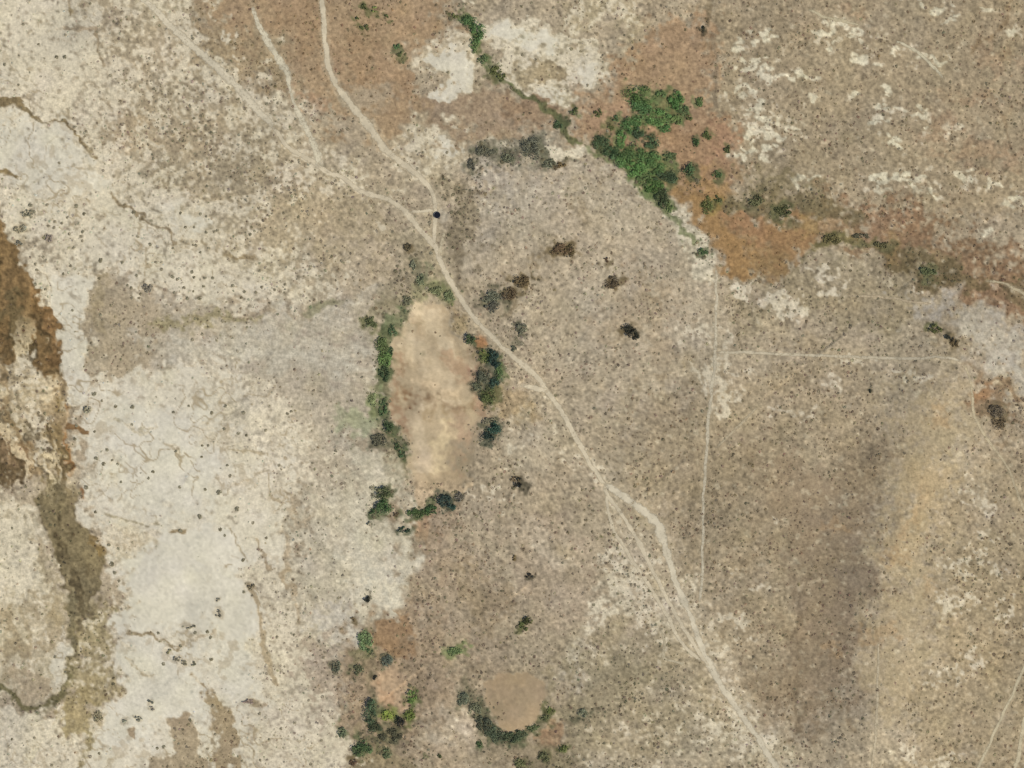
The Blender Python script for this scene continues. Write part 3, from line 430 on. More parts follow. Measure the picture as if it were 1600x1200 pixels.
# ------------------------------------------------------------------ vegetation survey: u, v, ru, rv, tone, kind, label
G1 = (80, 106, 58); G2 = (88, 102, 62); GD = (66, 80, 50); TEAL = (44, 60, 50); OL = (84, 90, 52); GR = (92, 92, 74); BK = (40, 40, 30); BW = (92, 78, 54); YG = (112, 122, 58)
CLUMPS = [
 (998,148,19,12,G1,'bush',"large bright green bush at the top left corner of the green marsh"),
 (1001,170,13,11,G1,'bush',"bright green bush directly below the marsh's top left bush"),
 (1028,184,17,10,G1,'bush',"wide bright green bush in the middle of the marsh's upper group"),
 (1033,148,6,6,G2,'bush',"small green bush right of the marsh's top left bush"),
 (1057,158,10,10,G1,'bush',"round green bush near the upper right of the marsh"),
 (1067,173,7,7,G2,'bush',"green bush below the round upper right marsh bush"),
 (1093,160,5,8,G2,'bush',"narrow isolated green bush furthest right in the upper marsh"),
 (1057,188,8,6,G2,'bush',"green bush right of the wide middle marsh bush"),
 (1076,184,4,5,OL,'bush',"small olive bush on the right end of the marsh's upper group"),
 (985,197,13,10,G1,'bush',"green bush on pink soil, left in the middle of the marsh"),
 (998,207,7,7,GD,'bush',"darker green bush touching the middle left marsh bush at lower right"),
 (1040,202,8,5,G1,'bush',"flat green bush alone below the wide middle marsh bush"),
 (942,226,13,11,GD,'bush',"dark green bush at the marsh's far left tip"),
 (956,238,9,8,GD,'bush',"dark green bush just right of the marsh's far left tip"),
 (970,217,6,10,G1,'bush',"tall narrow green bush between the marsh's left tip and middle"),
 (1018,222,9,8,GD,'bush',"dark green bush alone in pink soil at the marsh's centre"),
 (1087,221,5,6,GD,'bush',"small dark green bush alone right of the marsh centre"),
 (988,238,16,11,G1,'bush',"large green bush on the upper side of the lower marsh mass"),
 (974,251,10,8,G1,'bush',"green bush on the pale rim at the left of the lower marsh mass"),
 (1014,248,14,9,G1,'bush',"wide green bush in the middle of the lower marsh mass"),
 (1045,245,10,6,G2,'bush',"pale green bush on the right shoulder of the lower marsh mass"),
 (1076,264,7,8,GD,'tree',"dark green round tree standing apart right of the lower marsh mass"),
 (1018,263,18,8,G1,'bush',"broad green bush in the lower half of the lower marsh mass"),
 (992,265,14,9,G1,'bush',"green bush along the lower left edge of the lower marsh mass"),
 (1040,277,16,8,GD,'bush',"dark green bush at the lower right corner of the marsh above orange sedge"),
 (1005,279,10,6,G2,'bush',"green bush beside the pale rim below the lower marsh mass"),
 (1022,290,12,8,G1,'bush',"green bush at the marsh's bottom tip"),
 (1034,308,8,12,GD,'bush',"dark green bush between pale slope and orange sedge below the marsh"),
 (1046,325,5,7,G2,'bush',"last small green bush down the orange sedge's left edge"),
 (1120,274,6,5,GD,'bush',"small dark green bush on the right above the orange sedge"),
 (1105,320,6,12,OL,'bush',"upright olive bush standing inside the orange sedge"),
 (1122,310,5,5,OL,'bush',"small olive bush at the top edge of the orange sedge"),
 (872,195,6,6,GD,'bush',"dark green bush on the drainage line left of the marsh"),
 (1137,235,4,6,OL,'bush',"small olive bush at the marsh's far right margin"),
 (1105,212,5,5,OL,'bush',"small olive bush in brown soil on the marsh's right side"),
 (955,200,5,4,OL,'bush',"small olive bush above the marsh's far left tip"),
 (935,176,5,5,OL,'bush',"small olive bush between pale crust and the upper marsh"),
 (962,185,5,4,G2,'bush',"small green bush left of the middle left marsh bush"),
 (897,174,6,5,OL,'bush',"olive bush below the pale crust at the marsh's upper left"),
 (732,30,9,7,G1,'bush',"bright green bush at the head of the small northern seep"),
 (745,51,9,14,G1,'bush',"tall bright green bush in the middle of the small northern seep"),
 (742,72,6,9,G2,'bush',"green bush at the lower end of the small northern seep"),
 (712,25,4,4,OL,'bush',"small olive bush left of the small northern seep"),
 (755,93,7,5,G2,'bush',"green bush alone below the small northern seep"),
 (774,110,9,7,OL,'bush',"olive bush where the drainage leaves the small northern seep"),
 (784,122,6,6,OL,'bush',"lower olive bush on the drainage below the small northern seep"),
 (569,44,6,5,OL,'bush',"olive bush on brown ground right of the winding dirt road's top"),
 (584,14,5,4,OL,'bush',"olive bush near the photo's top edge right of the dirt road"),
 (570,11,5,4,OL,'bush',"olive bush at the top edge, left one of a close pair"),
 (557,31,4,4,OL,'bush',"small olive bush on brown ground nearest the dirt road's top"),
 (605,26,4,3,OL,'bush',"small olive bush alone on orange brown ground near the top"),
 (620,73,5,5,GD,'bush',"dark bush at the left edge of the northern pale crust patch"),
 (625,84,4,5,OL,'bush',"olive bush just below the dark one beside the pale crust patch"),
 (757,238,14,7,GR,'bush',"grey bush at the left end of the dark thicket band"),
 (737,258,6,9,GR,'bush',"grey bush hanging below the left end of the dark thicket band"),
 (792,247,11,6,GR,'bush',"low grey bush in the middle of the dark thicket band"),
 (832,233,14,15,GR,'bush',"largest grey bush of the dark thicket band, near pale crust"),
 (857,255,11,6,GR,'bush',"dark bush below the largest thicket bush, beside the pale slope"),
 (876,258,8,4,BW,'bush',"low brown bush at the right end of the dark thicket band"),
 (768,464,12,9,GR,'bush',"dark grey bush right of the road above the large dry pond"),
 (770,479,11,8,GR,'bush',"dark grey bush touching the one right of the road, lower"),
 (796,458,10,9,BW,'bush',"brown bush between the grey roadside bushes and the brown thicket"),
 (813,440,13,8,BW,'bush',"brown bush up the slope right of the grey roadside bushes"),
 (815,514,8,8,GR,'bush',"square looking dark grey bush alone right of the road bend"),
 (804,543,5,5,GR,'bush',"small grey bush touching the road right of its bend"),
 (876,390,15,8,BW,'bush',"wide brown bush patch on the pale central rise"),
 (890,393,8,8,BW,'bush',"darker brown bush at the right end of the wide patch on the rise"),
 (958,441,11,9,BW,'bush',"round brown bush alone high on the central rise"),
 (947,406,4,4,BW,'bush',"small brown bush above the round one on the central rise"),
 (985,517,8,8,BK,'tree',"blackish tree alone on the open slope left of the fence track"),
 (994,527,5,6,BK,'bush',"small dark bush touching the lone blackish slope tree at lower right"),
 (973,514,4,4,BW,'bush',"small brown bush left of the lone blackish slope tree"),
 (1099,393,7,6,GD,'bush',"dark green bush at the pale slope's foot beside orange sedge"),
 (735,531,7,8,GD,'tree',"round dark green tree between the dry pond and the road"),
 (758,556,9,9,OL,'bush',"olive bush at the upper left of the pond's east bank thicket"),
 (771,565,8,16,TEAL,'tree',"tall teal black tree in the pond's east bank thicket"),
 (780,578,5,18,G2,'bush',"long green bush on the right side of the east bank thicket"),
 (755,588,9,10,GR,'bush',"grey bush at the lower left of the pond's east bank thicket"),
 (772,597,8,7,TEAL,'bush',"dark bush at the bottom of the pond's east bank thicket"),
 (764,619,11,12,OL,'bush',"olive green bush below the pond's east bank thicket"),
 (745,604,8,6,GR,'bush',"grey bush on the pond's edge below the east bank thicket"),
 (772,668,12,8,TEAL,'tree',"dark tree southeast of the dry pond, main one of three"),
 (761,682,9,7,TEAL,'bush',"dark bush at the lower left of the southeast pond tree"),
 (765,658,9,6,GR,'bush',"grey bush capping the dark southeast pond tree"),
 (646,414,5,9,GR,'bush',"blue grey upright bush left of the road above the dry pond"),
 (658,436,6,9,(94,100,78),'bush',"grey green bush lower right of the blue grey upright one"),
 (683,455,12,7,(104,110,76),'bush',"pale green bush at the dry pond's top edge"),
 (703,460,8,10,(96,104,68),'bush',"green bush between the dry pond's top and the road"),
 (637,387,6,6,BW,'bush',"brown bush left of the road fork above the dry pond"),
 (637,470,7,6,GR,'bush',"dark bush at the dry pond's upper left corner"),
 (614,517,6,8,GD,'bush',"dark bush where the west rim thicket meets the pond's top"),
 (596,541,9,12,G2,'bush',"green bush at the top of the pond's west rim thicket"),
 (601,560,9,13,G2,'bush',"green bush in the upper middle of the pond's west rim thicket"),
 (600,583,8,12,GD,'bush',"dark green bush at the middle of the pond's west rim"),
 (611,551,5,8,GD,'bush',"narrow dark bush on the inner side of the west rim thicket"),
 (580,505,9,7,OL,'bush',"pale olive bush outside the west rim thicket's top"),
 (583,625,6,10,(112,122,82),'bush',"pale green bush outside the pond's west rim, lower half"),
 (598,637,6,12,GD,'bush',"dark green bush on the pond's west rim beside pale mud"),
 (607,666,7,11,GD,'tree',"dark tree at the lower end of the pond's west rim"),
 (592,687,12,8,GR,'bush',"grey brown bush left of the lowest west rim tree"),
 (620,697,5,6,GD,'bush',"small dark bush on the pond's lower left shore"),
 (628,709,4,6,GD,'bush',"lowest small dark bush on the pond's left shore"),
 (600,771,11,9,(62,72,44),'tree',"dark olive tree on white ground, upper of the touching pair"),
 (598,794,13,11,(66,82,46),'tree',"dark green tree on white ground, lower of the touching pair"),
 (580,799,6,4,GD,'bush',"small dark bush left of the tree pair on white ground"),
 (575,817,3,3,GR,'bush',"tiny grey bush below the tree pair on white ground"),
 (620,804,5,3,BW,'bush',"small brown bush between the tree pair and the dark crescent"),
 (632,828,8,5,(52,66,46),'bush',"dark flat bush alone below the tree pair"),
 (645,801,9,6,GD,'bush',"green bush at the left end of the dark crescent below the pond"),
 (659,803,10,6,GD,'bush',"dark green bush second from the left in the crescent below the pond"),
 (674,797,9,6,(58,80,46),'bush',"green bush in the middle of the crescent below the pond"),
 (696,784,10,9,TEAL,'tree',"teal black tree toward the right end of the crescent below the pond"),
 (707,789,6,6,TEAL,'bush',"dark bush touching the crescent's teal black tree at right"),
 (718,776,6,7,GR,'bush',"grey bush at the right tip of the crescent below the pond"),
 (810,754,5,8,BK,'tree',"small blackish tree alone left of the road below the pond"),
 (802,747,4,4,BW,'bush',"brown bush touching the small blackish tree at upper left"),
 (804,872,3,4,BW,'bush',"small dark bush left of the upright one in the scrub"),
 (828,900,5,4,BK,'bush',"small blackish slanted bush in tan scrub left of the forked tracks"),
 (825,970,6,6,(62,62,34),'tree',"dark olive tree in tan scrub above the oval pond"),
 (814,973,4,5,OL,'bush',"olive bush touching the scrub tree's left side"),
 (819,981,5,4,OL,'bush',"olive bush touching the scrub tree's underside"),
 (575,937,5,5,BK,'tree',"single black round tree on white ground above the brown blotch"),
 (552,968,4,3,BW,'bush',"small brown bush lower left of the black round tree"),
 (570,1001,10,13,(92,108,72),'bush',"soft green bush left of the orange brown blotch"),
 (576,1016,4,4,GD,'bush',"small dark bush in the soft green bush's lower right"),
 (605,1032,7,9,(78,84,68),'bush',"dark grey bush at the orange brown blotch's lower left"),
 (560,1046,7,8,(88,90,66),'bush',"dull green bush below the soft green one"),
 (585,1059,4,4,BK,'bush',"small dark bush at the round southern pan's upper left"),
 (525,1040,6,10,GR,'bush',"grey upright bush on tan scrub left of the southern pans"),
 (580,1110,10,17,(62,74,50),'tree',"dark green tree along the round southern pan's lower left"),
 (586,1137,10,8,(66,72,50),'bush',"dark bush below the round southern pan's dark tree"),
 (625,1128,7,7,(30,32,22),'tree',"black round tree in yellow green grass below the round southern pan"),
 (643,1088,7,9,(96,112,60),'bush',"green bush on the round southern pan's right side"),
 (640,1118,7,9,(92,104,54),'bush',"yellow green bush just right of the black round tree"),
 (606,1118,9,7,YG,'bush',"bright yellow green bush left of the black round tree"),
 (612,1150,16,9,(78,78,60),'bush',"wide grey dark bush below the black round tree"),
 (567,1170,13,12,(70,84,54),'tree',"dark green tree near the bottom edge below the southern pans"),
 (535,1145,6,8,(96,104,76),'bush',"grey green bush left of the bottom edge trees"),
 (552,1190,6,5,BW,'bush',"brown bush at the bottom edge below the left dark green tree"),
 (605,1177,6,8,(88,92,64),'bush',"olive bush at the bottom edge right of the dark green tree"),
 (710,1018,10,6,(104,118,74),'bush',"pale green flat bush alone between the brown blotch and oval pond"),
 (749,1162,6,5,(52,70,42),'bush',"small dark green bush just below the oval pond's left thicket"),
 (685,1182,4,5,(88,92,62),'bush',"small olive bush near the bottom edge left of the oval pond"),
 (723,1092,8,10,GR,'bush',"grey bush at the upper left end of the oval pond's thicket"),
 (742,1110,10,10,(80,82,62),'bush',"dark grey bush on the oval pond's left bank"),
 (755,1130,12,11,(70,74,54),'bush',"dark bush at the oval pond's lower left bank"),
 (774,1146,13,11,(68,74,54),'bush',"dark bush at the bottom left of the oval pond's thicket"),
 (797,1153,14,8,(66,76,54),'bush',"dark bush directly below the oval pond"),
 (816,1147,11,6,(72,80,58),'bush',"dark bush on the oval pond's lower right bank"),
 (834,1137,11,5,(74,80,56),'bush',"low bush between the oval pond and the orange soil patch"),
 (853,1122,8,5,(80,84,58),'bush',"low bush above the orange soil patch by the oval pond"),
 (861,1111,5,5,OL,'bush',"small olive bush at the right end of the oval pond's thicket"),
 (910,1115,7,7,GR,'bush',"grey bush in scrub right of the oval pond"),
 (880,1170,7,6,OL,'bush',"olive bush right of the orange soil patch near the bottom"),
 (850,1183,9,7,(84,86,56),'bush',"olive bush below the orange soil patch"),
 (812,1192,9,6,(84,86,56),'bush',"olive bush at the bottom edge below the oval pond"),
 (1482,527,4,4,BK,'tree',"small black tree beside the grey wash at the right"),
 (1462,514,9,6,OL,'bush',"olive bush upper left of the small black tree by the wash"),
 (1492,536,6,7,BW,'bush',"brown bush lower right of the small black tree by the wash"),
 (1450,425,12,7,(88,92,62),'bush',"dull green bush in the reddish band at the right"),
 (1225,330,13,8,(80,86,56),'bush',"dull green bush above the orange sedge's right half"),
 (1180,312,12,8,(88,86,62),'bush',"grey olive bush above the orange sedge's middle"),
 (1300,374,13,7,(92,90,54),'bush',"olive bush in the looping stream bend at the sedge's right end"),
 (1345,370,12,5,(88,86,58),'bush',"olive bush on top of the looping stream bend"),
 (1378,383,11,5,(88,86,58),'bush',"olive bush on the right of the looping stream bend"),
 (1557,640,13,10,(86,76,60),'bush',"dark brown bush in the brown hollow at the right edge"),
 (1562,662,11,8,(88,76,56),'bush',"brown bush in the lower part of the brown hollow at the right"),
 (1099,44,4,4,BK,'bush',"small black bush at the lower end of the dark ditch near the top"),
 (1360,611,3,3,BK,'bush',"tiny dark bush on the open plain above the sandy hill"),
 (44,333,10,6,(112,106,86),'bush',"wide grey bush near the left edge, left of the white flats"),
 (32,357,11,7,(122,112,86),'bush',"tan olive bush near the left edge beside the brown channel"),
 (76,372,7,7,(104,96,82),'bush',"grey bush right of the tan olive one near the left edge"),
 (230,450,9,8,(128,122,102),'bush',"pale grey round bush on speckled salt above the silty fan"),
 (342,959,6,5.5,(92,90,74),'bush',"larger dark bush alone on the bright white pan"),
 (341,937,3.5,3.5,(104,100,82),'bush',"small dark bush just above the larger one on the white pan"),
 (236,1097,4.5,4.5,(92,88,72),'bush',"upper dark bush of the vertical pair on the southern white flat"),
 (237,1107,4,3.5,(96,92,76),'bush',"lower dark bush of the vertical pair on the southern white flat"),
 (217,1122,6,5,(84,82,70),'bush',"dark bush upper right of the brown patch on the southern white flat"),
 (196,1126,5,5,(122,124,102),'bush',"pale grey green bush above the brown patch on the southern white flat"),
 (152,1120,10,9,(116,104,80),'bush',"brown bush clump at the white flat's edge below the channel bend"),
 (293,980,9,3,(112,106,88),'bush',"flat grey bush below the white pan"),
 (304,979,3.5,3.5,(92,88,74),'bush',"dark bush at the right end of the flat grey one below the white pan"),
 (287,1036,6,5,(100,92,72),'bush',"brown bush in the row below the white pan, middle"),
 (302,1036,6,4.5,(100,92,72),'bush',"brown bush at the right end of the row below the white pan"),
 (265,1018,6,4.5,(104,96,72),'bush',"brown bush at the upper left of the row below the white pan"),
 (277,1028,7,5,(116,108,88),'bush',"pale brown bush between the brown ones below the white pan"),
 (392,917,7,6,(112,100,76),'bush',"brown bush at the white pan's right corner"),
 (390,1097,13,4,(104,90,74),'bush',"long dark brown bush right of the southern white flat"),
 (137,641,7,8,(112,104,84),'bush',"grey bush right of the small brown mud tongue, above it"),
 (30,380,6,5,(78,78,62),'bush',"dark bush near the left edge where the brown channel begins"),
]
for u, v, a, b, col, kind, lab in CLUMPS:
    paint(ell(u, v, a * 1.1, b * 1.1, .5, 2), (160, 146, 120), a=.55, wt=.1) if u < 420 else paint(ell(u, v, a * 1.35, b * 1.35, .6, 4), tuple(0.72 * np.array(col) + 0.28 * np.array((146, 134, 100))), a=.8, wt=0, d=1.0, sc=tuple(np.array(col) * .85), sz=1.25)
    if u >= 420: paint(ell(u, v, a * 1.9, b * 1.9, .7, 6), d=.9, sc=tuple(np.array(col) * .9), a=.6)

# small shrubs read one by one in the photograph: u, v, r
DOTS = [(89,89,4),(101,89,4.5),(7,101,3.5),(60,69,3),(48,320,5),(71,452,3.2),(131,334,4),(129,362,4),(119,322,5),(209,332,4),(235,382,4),(191,410,4),(157,407,5),(157,492,4),(147,615,5),(180,635,3.5),(207,636,5),(271,644,3.2),(331,645,4),(352,634,3.5),(381,645,4),(117,686,4),(150,716,4.5),(167,703,4),(162,725,4),(184,725,3),(189,753,3),(239,737,3.5),(232,747,3.5),(281,761,3.2),(321,765,3.2),(342,769,6),(275,705,3.5),(316,696,3),(325,696,3),(135,762,4.5),(149,800,3.5),(312,807,5),(282,829,5),(344,827,4),(351,837,3),(370,795,5.5),(380,875,4.5),(170,851,4),(185,857,3.5),(175,882,5),(179,895,4.5),(19,825,3.2),(155,1177,3.2),(247,989,3.5),(305,989,4),(324,987,4),(329,996,3.5),(282,1009,4),(330,1030,3.8),(255,1037,4),(381,925,3.5),(297,1125,4),(279,1162,3.2),(256,1167,3.8),(246,1169,3.2),(86,1027,3.5),(102,1050,2.6),(19,1155,3),
        (270,432,4),(300,425,4),(303,433,3.5),(320,434,3.5),(332,434,4),(318,447,3),(364,446,4),(313,394,3),(282,333,3),(313,334,3.5),(322,338,3),(290,355,3),(303,355,3),(322,363,3.5),(205,450,3.5),(213,430,3.5),(199,446,3),(302,455,3),(272,457,3),(292,466,4.5),(312,466,4.5),(382,456,3.5),(391,366,4),(99,428,3.2),(113,485,3),(120,665,3.5),(148,674,3),(295,634,3),(355,727,3),(315,714,3),(350,670,3.5),(372,677,3.5),(385,680,3.5)]

# ------------------------------------------------------------------ roads: name, label, points(u,v), widths, tone, cover
ROAD = (205, 190, 161); RD2 = (198, 183, 152)
R1 = [(501,-130),(502,-40),(503,0),(506,37),(510,90),(517,115),(530,140),(550,165),(575,197),(600,230),(625,252),(650,272),(668,290),(677,303),(680,327),(679,350),(678,370),(681,386)]
R2 = [(427,197),(450,230),(485,250),(505,265),(535,277),(565,299),(607,312),(635,332),(657,360),(680,385),(687,407),(700,432),(715,460),(737,492),(762,520),(797,553),(820,572),(840,590),(850,605),(875,640),(900,685),(925,730),(945,757)]
R0 = [(-60,-160),(120,-70),(225,0),(270,45),(330,98),(370,135),(400,170),(427,197)]
R3 = [(945,757),(960,766),(990,787),(1025,817),(1035,840),(1047,882),(1060,920),(1082,970),(1100,1020),(1110,1040),(1130,1075),(1155,1112),(1175,1140),(1200,1178),(1230,1225),(1270,1290),(1290,1330)]
R4 = [(943,757),(950,775),(965,795),(981,817),(999,850),(1014,880),(1027,906),(1053,955),(1080,1000),(1098,1028),(1108,1040)]
R5 = [(948,772),(950,792),(958,825),(974,852),(987,874),(999,891),(1010,907),(1035,950),(1066,1004),(1096,1034)]
R6 = [(395,10),(405,42),(425,75),(440,100),(450,113),(452,135),(458,157),(466,175),(476,197),(487,215),(495,240),(501,262)]
ROADS = [
 ("dirt_road", "pale dirt road winding down from the top edge to the junction by the dark tank", R1, [7,7,7,7,8,9,10,11,11,11,11,10,8,7,6.5,6,6,7], ROAD, 1.0),
 ("dirt_road", "long pale dirt road running diagonally past the dry pond to the track fork", R2, [6,7,8,8,8,8,8,9,9,9,9,9,8.5,8,8,8,8,8,8,8,8,8,8], ROAD, .95),
 ("wash_trail", "faint pale upper continuation of the long diagonal road in the top left", R0, [10,10,10,12,13,13,12,10], (208,195,168), .78),
 ("dirt_track", "widest right hand dirt track of the fork, curving to the bottom edge", R3, [8,10,13,15,14,11,10,10,10,12,10,9,9,9,9,8,8], (208,195,168), .95),
 ("dirt_track", "narrow middle dirt track of the three below the fork", R4, [5,6,6.5,7,7.5,7,6,6,6,6,6], ROAD, .95),
 ("dirt_track", "faint thin left dirt track of the three below the fork", R5, [4,4.5,5,5,5,5,5.5,5.5,5,5], ROAD, .9),
 ("wash_trail", "broken whitish trail dropping from brown ground into the diagonal road", R6, [5,8,15,12,12,4,4,9,11,10,14,11], (208,196,168), .68),
 ("dirt_track", "short straight link track left of the dark tank joining both roads", [(638,331),(660,330),(679,328)], [5,4.5,4.5], ROAD, .9),
 ("dirt_track", "very short spur track leaving the road beside the pond's east bank", [(812,603),(820,603),(836,606),(852,610),(856,613)], [6,6,7,7,6], ROAD, 1.0),
 ("dirt_track", "small loop track below the tank on the right of the road", [(694,360),(692,375),(690,390),(687,402)], [5,5,5,5], RD2, .7),
 ("fence_track", "faint straight pale track running vertically down the middle right", [(1119,418),(1120,450),(1119,500),(1118,550),(1112,610),(1107,650),(1105,690),(1101,750),(1099,800),(1098,850),(1097,900),(1094,940)], [3.5,4,4.5,5,5,5.5,5,4.5,4,4,4.5,4], (200,187,160), .68),
 ("fence_track", "faint straight pale track running horizontally to the right of the vertical one", [(1118,551),(1160,551),(1200,553),(1300,556),(1400,560),(1480,559),(1500,566)], [4.5,4.3,4.3,4.2,4,3.6,3.2], (198,184,156), .74),
 ("cattle_trail", "thin pale trail slanting down the right edge beside the brown hollow", [(1506,570),(1517,600),(1522,645),(1545,690),(1562,712),(1580,742),(1600,795),(1640,860),(1720,960)], [3,3,4,4,3.5,3.5,4,4,4], (190,174,142), .7),
 ("cattle_trail", "faint pale trail running straight up from the bottom onto the sandy hill", [(1373,1005),(1372,1050),(1370,1110),(1369,1150),(1362,1200),(1350,1320)], [2,3,3.5,5,3.5,3], (192,176,146), .75),
 ("cattle_trail", "pale diagonal trail in the bottom right corner", [(1720,830),(1640,960),(1597,1050),(1580,1090),(1560,1130),(1545,1165),(1528,1200),(1470,1320)], [4,4,4,4,4,4,4,4], (200,185,152), .85),
 ("cattle_trail", "pale trail cutting the extreme bottom right corner", [(1612,1090),(1600,1130),(1592,1180),(1585,1210),(1570,1320)], [5,5,6,6,5], (200,185,152), .8),
 ("cattle_trail", "faint slanting trail at the top right above the pale crust specks", [(1262,14),(1285,24),(1315,33),(1345,40)], [3,4,5,3], (190,176,144), .75),
 ("cattle_trail", "broken whitish trail slanting through the top right grazing land", [(1400,65),(1420,74),(1438,86),(1452,99),(1463,110),(1474,122)], [3,4,4,5,5,3], (202,190,160), .75),
 ("cattle_trail", "faint level trail on the plain below the reddish band", [(1325,461),(1360,463),(1400,466),(1425,473),(1455,474)], [2.5,3,3,3,2.5], (186,168,138), .7),
 ("cattle_trail", "thin pale streak at the right edge below the reddish band", [(1540,438),(1565,442),(1583,450),(1600,460),(1640,480)], [2.5,3,3.5,4,4], (190,174,142), .75),
 ("cattle_trail", "faint diagonal trail rising right from the vertical fence track", [(1118,700),(1140,680),(1160,660),(1185,635)], [3,4,4,3], (184,168,138), .6),
 ("cattle_trail", "faint dog leg trail near the bottom left of the forked tracks", [(1033,985),(1038,1005),(1036,1025),(1050,1032),(1072,1039)], [3,4,4,4,3], (192,178,148), .7),
]
for nm, lab, pts, wd, col, cov in ROADS:
    m = np.max(wd)
    paint(line(pts, np.array(wd) * 1.5 + 2, 4, 1.5), (186, 170, 141), a=.40 * cov)
    paint(line(pts, np.array(wd) * 1.0 + 2, 2, .5), d=0.0)
paint(line([(693, 340), (690, 332)], 12, 4, 1), (184, 172, 150), a=.8, d=0)

sl, m = poly(PB, 8, 3)
fu, fv = U[sl] + 16 * vnoise(60, 81)[sl], V[sl] + 16 * vnoise(50, 82)[sl]
C[sl] *= 1 + (m * (.05 * vnoise(9, 83, 1.25, 6.0, fu, fv) + .04 * vnoise(20, 84, 1.9, 3.0, fu, fv)))[..., None]
CH = np.zeros((GH, GW))
for msk in (poly([(-130, 340), (0, 345), (25, 395), (50, 445), (82, 505), (92, 600), (120, 750), (160, 870), (150, 940), (120, 1060), (100, 1060), (90, 900), (60, 800), (40, 760), (-130, 780)], 8, 5),): CH[msk[0]] = np.maximum(CH[msk[0]], msk[1])
k_ = (sst(.35, 1.3, ST_V + .3 * SPK) * CH * sst(480, 560, V) * (1 - sst(740, 800, V)) * .62)[..., None]
C += (lin((196, 180, 148)) - C) * k_
k_ = (sst(.5, 1.5, -ST_V) * CH * .4)[..., None]; C += (lin((98, 82, 54)) - C) * k_
# ------------------------------------------------------------------ terrain height (metres)
def ridge(pts, width, h):
    d = np.full(U.shape, 1e9)
    for a, b in zip(pts[:-1], pts[1:]): d = np.minimum(d, segdist(U, V, a, b)[0])
    return h * np.exp(-(d / width) ** 2)
H = 1.2 * n110 + .35 * n50 + .10 * n28
H += ridge([(1480, 560), (1440, 720), (1385, 880), (1365, 1010), (1350, 1200)], 75, 7.0)
H += ridge([(860, 300), (900, 400), (960, 480)], 110, 4.0)
H += ridge([(1160, 700), (1170, 860)], 90, 2.0)
H -= ridge([(1130, 330), (1250, 370), (1450, 400), (1600, 470)], 45, 2.0)
H -= ridge([(30, 480), (60, 560), (90, 700), (110, 850), (115, 1000)], 40, 1.6)
for pb, dep in ((PB, 1.2), (OV, .9)):
    sl, m = poly(pb, 10, 2); H[sl] -= m * dep
sl, m = ell(612, 1078, 30, 32, .5, 2); H[sl] -= .6 * m
edge = np.minimum(np.minimum(U + M, 1600 + M - U), np.minimum(V + M, 1200 + M - V))
fade = sst(0, 100, edge); H *= fade

def hz(u, v):
    a = np.clip((np.asarray(u, float) + M) / STEP, 0, GW - 1.001); b = np.clip((np.asarray(v, float) + M) / STEP, 0, GH - 1.001)
    i = a.astype(int); j = b.astype(int); fa = a - i; fb = b - j
    return (H[j, i] * (1 - fa) + H[j, i + 1] * fa) * (1 - fb) + (H[j + 1, i] * (1 - fa) + H[j + 1, i + 1] * fa) * fb
def wp(u, v):      # place on the survey map -> world point on the terrain (relief displacement undone)
    z = hz(u, v); s = (ALT - z) / ALT
    return (np.asarray(u, float) - 800) * PX * s, (600 - np.asarray(v, float)) * PX * s, z

# ------------------------------------------------------------------ soil tone
fine = .85 * vnoise(3.1, 71, .35) + .75 * n4 + .42 * n6 + .2 * n9; fine /= fine.std()
hue = 0.6 * vnoise(16, 41) + .6 * vnoise(60, 42, .9)
lum = (C @ np.array([.25, .65, .10]))[..., None]
C = (lum + (C - lum) * .95) * np.array([1.0, .988, .94])
soil = C * np.clip(1 + (AMP * 1.6) * fine + .02 * n50 + .16 * ST_V * CH, .4, 1.6)[..., None]
soil[..., 0] *= 1 + .008 * hue; soil[..., 2] *= 1 - .012 * hue
W = np.where(W < .45, W * (.22 + .78 * sst(.08, .45, W)), W)
t = 2.3 * (0.5 - W) * 1.9
crust = sst(t - .8, t + .8, NW + .25 * vnoise(3.1, 72, .9)) * sst(0.02, .12, W) * np.clip(.50 + .48 * W, 0, .97)
wk = sst(.72, 1.0, W)[..., None]
wc = (lin((209, 196, 169)) * (1 - wk) + lin((212, 203, 181)) * wk) * (1 + .055 * fine + .02 * n28)[..., None]
soil = soil + (wc - soil) * crust[..., None]
rn = np.abs(vnoise(34, 61, .3) + .35 * vnoise(12, 62, .8)); rill = (1 - sst(.03, .13, rn)) * sst(-.2, .9, vnoise(70, 63, .5))
rn = np.abs(vnoise(20, 64, .9) + .3 * vnoise(8, 65, .1)); rill = np.maximum(rill, .8 * (1 - sst(.03, .16, rn)) * sst(-.3, .8, vnoise(55, 66, .2)))
rill = np.maximum(rill, .55 * sst(.9, 1.5, .7 * n9 + .6 * n16 + .35 * n4) * sst(-.4, .7, vnoise(80, 67, .7)))
rk = (rill * sst(.6, .75, W) * (1 - .85 * sst(1.0, 1.04, W)))[..., None] * .85
soil = soil + (lin((163, 145, 114)) - soil) * rk
hc = vnoise(26, 45); soil[..., 2] *= 1 + .012 * hc
ALBEDO = np.clip(soil * K_ALB, .01, .85)

# ------------------------------------------------------------------ materials
def new_mat(name):
    m = bpy.data.materials.new(name); m.use_nodes = True
    b = m.node_tree.nodes["Principled BSDF"]; b.inputs["Roughness"].default_value = .95
    b.inputs["Specular IOR Level"].default_value = .15
    return m, m.node_tree, b
def N(nt, t, **kw):
    n = nt.nodes.new(t)
    for k, v in kw.items(): setattr(n, k, v)
    return n

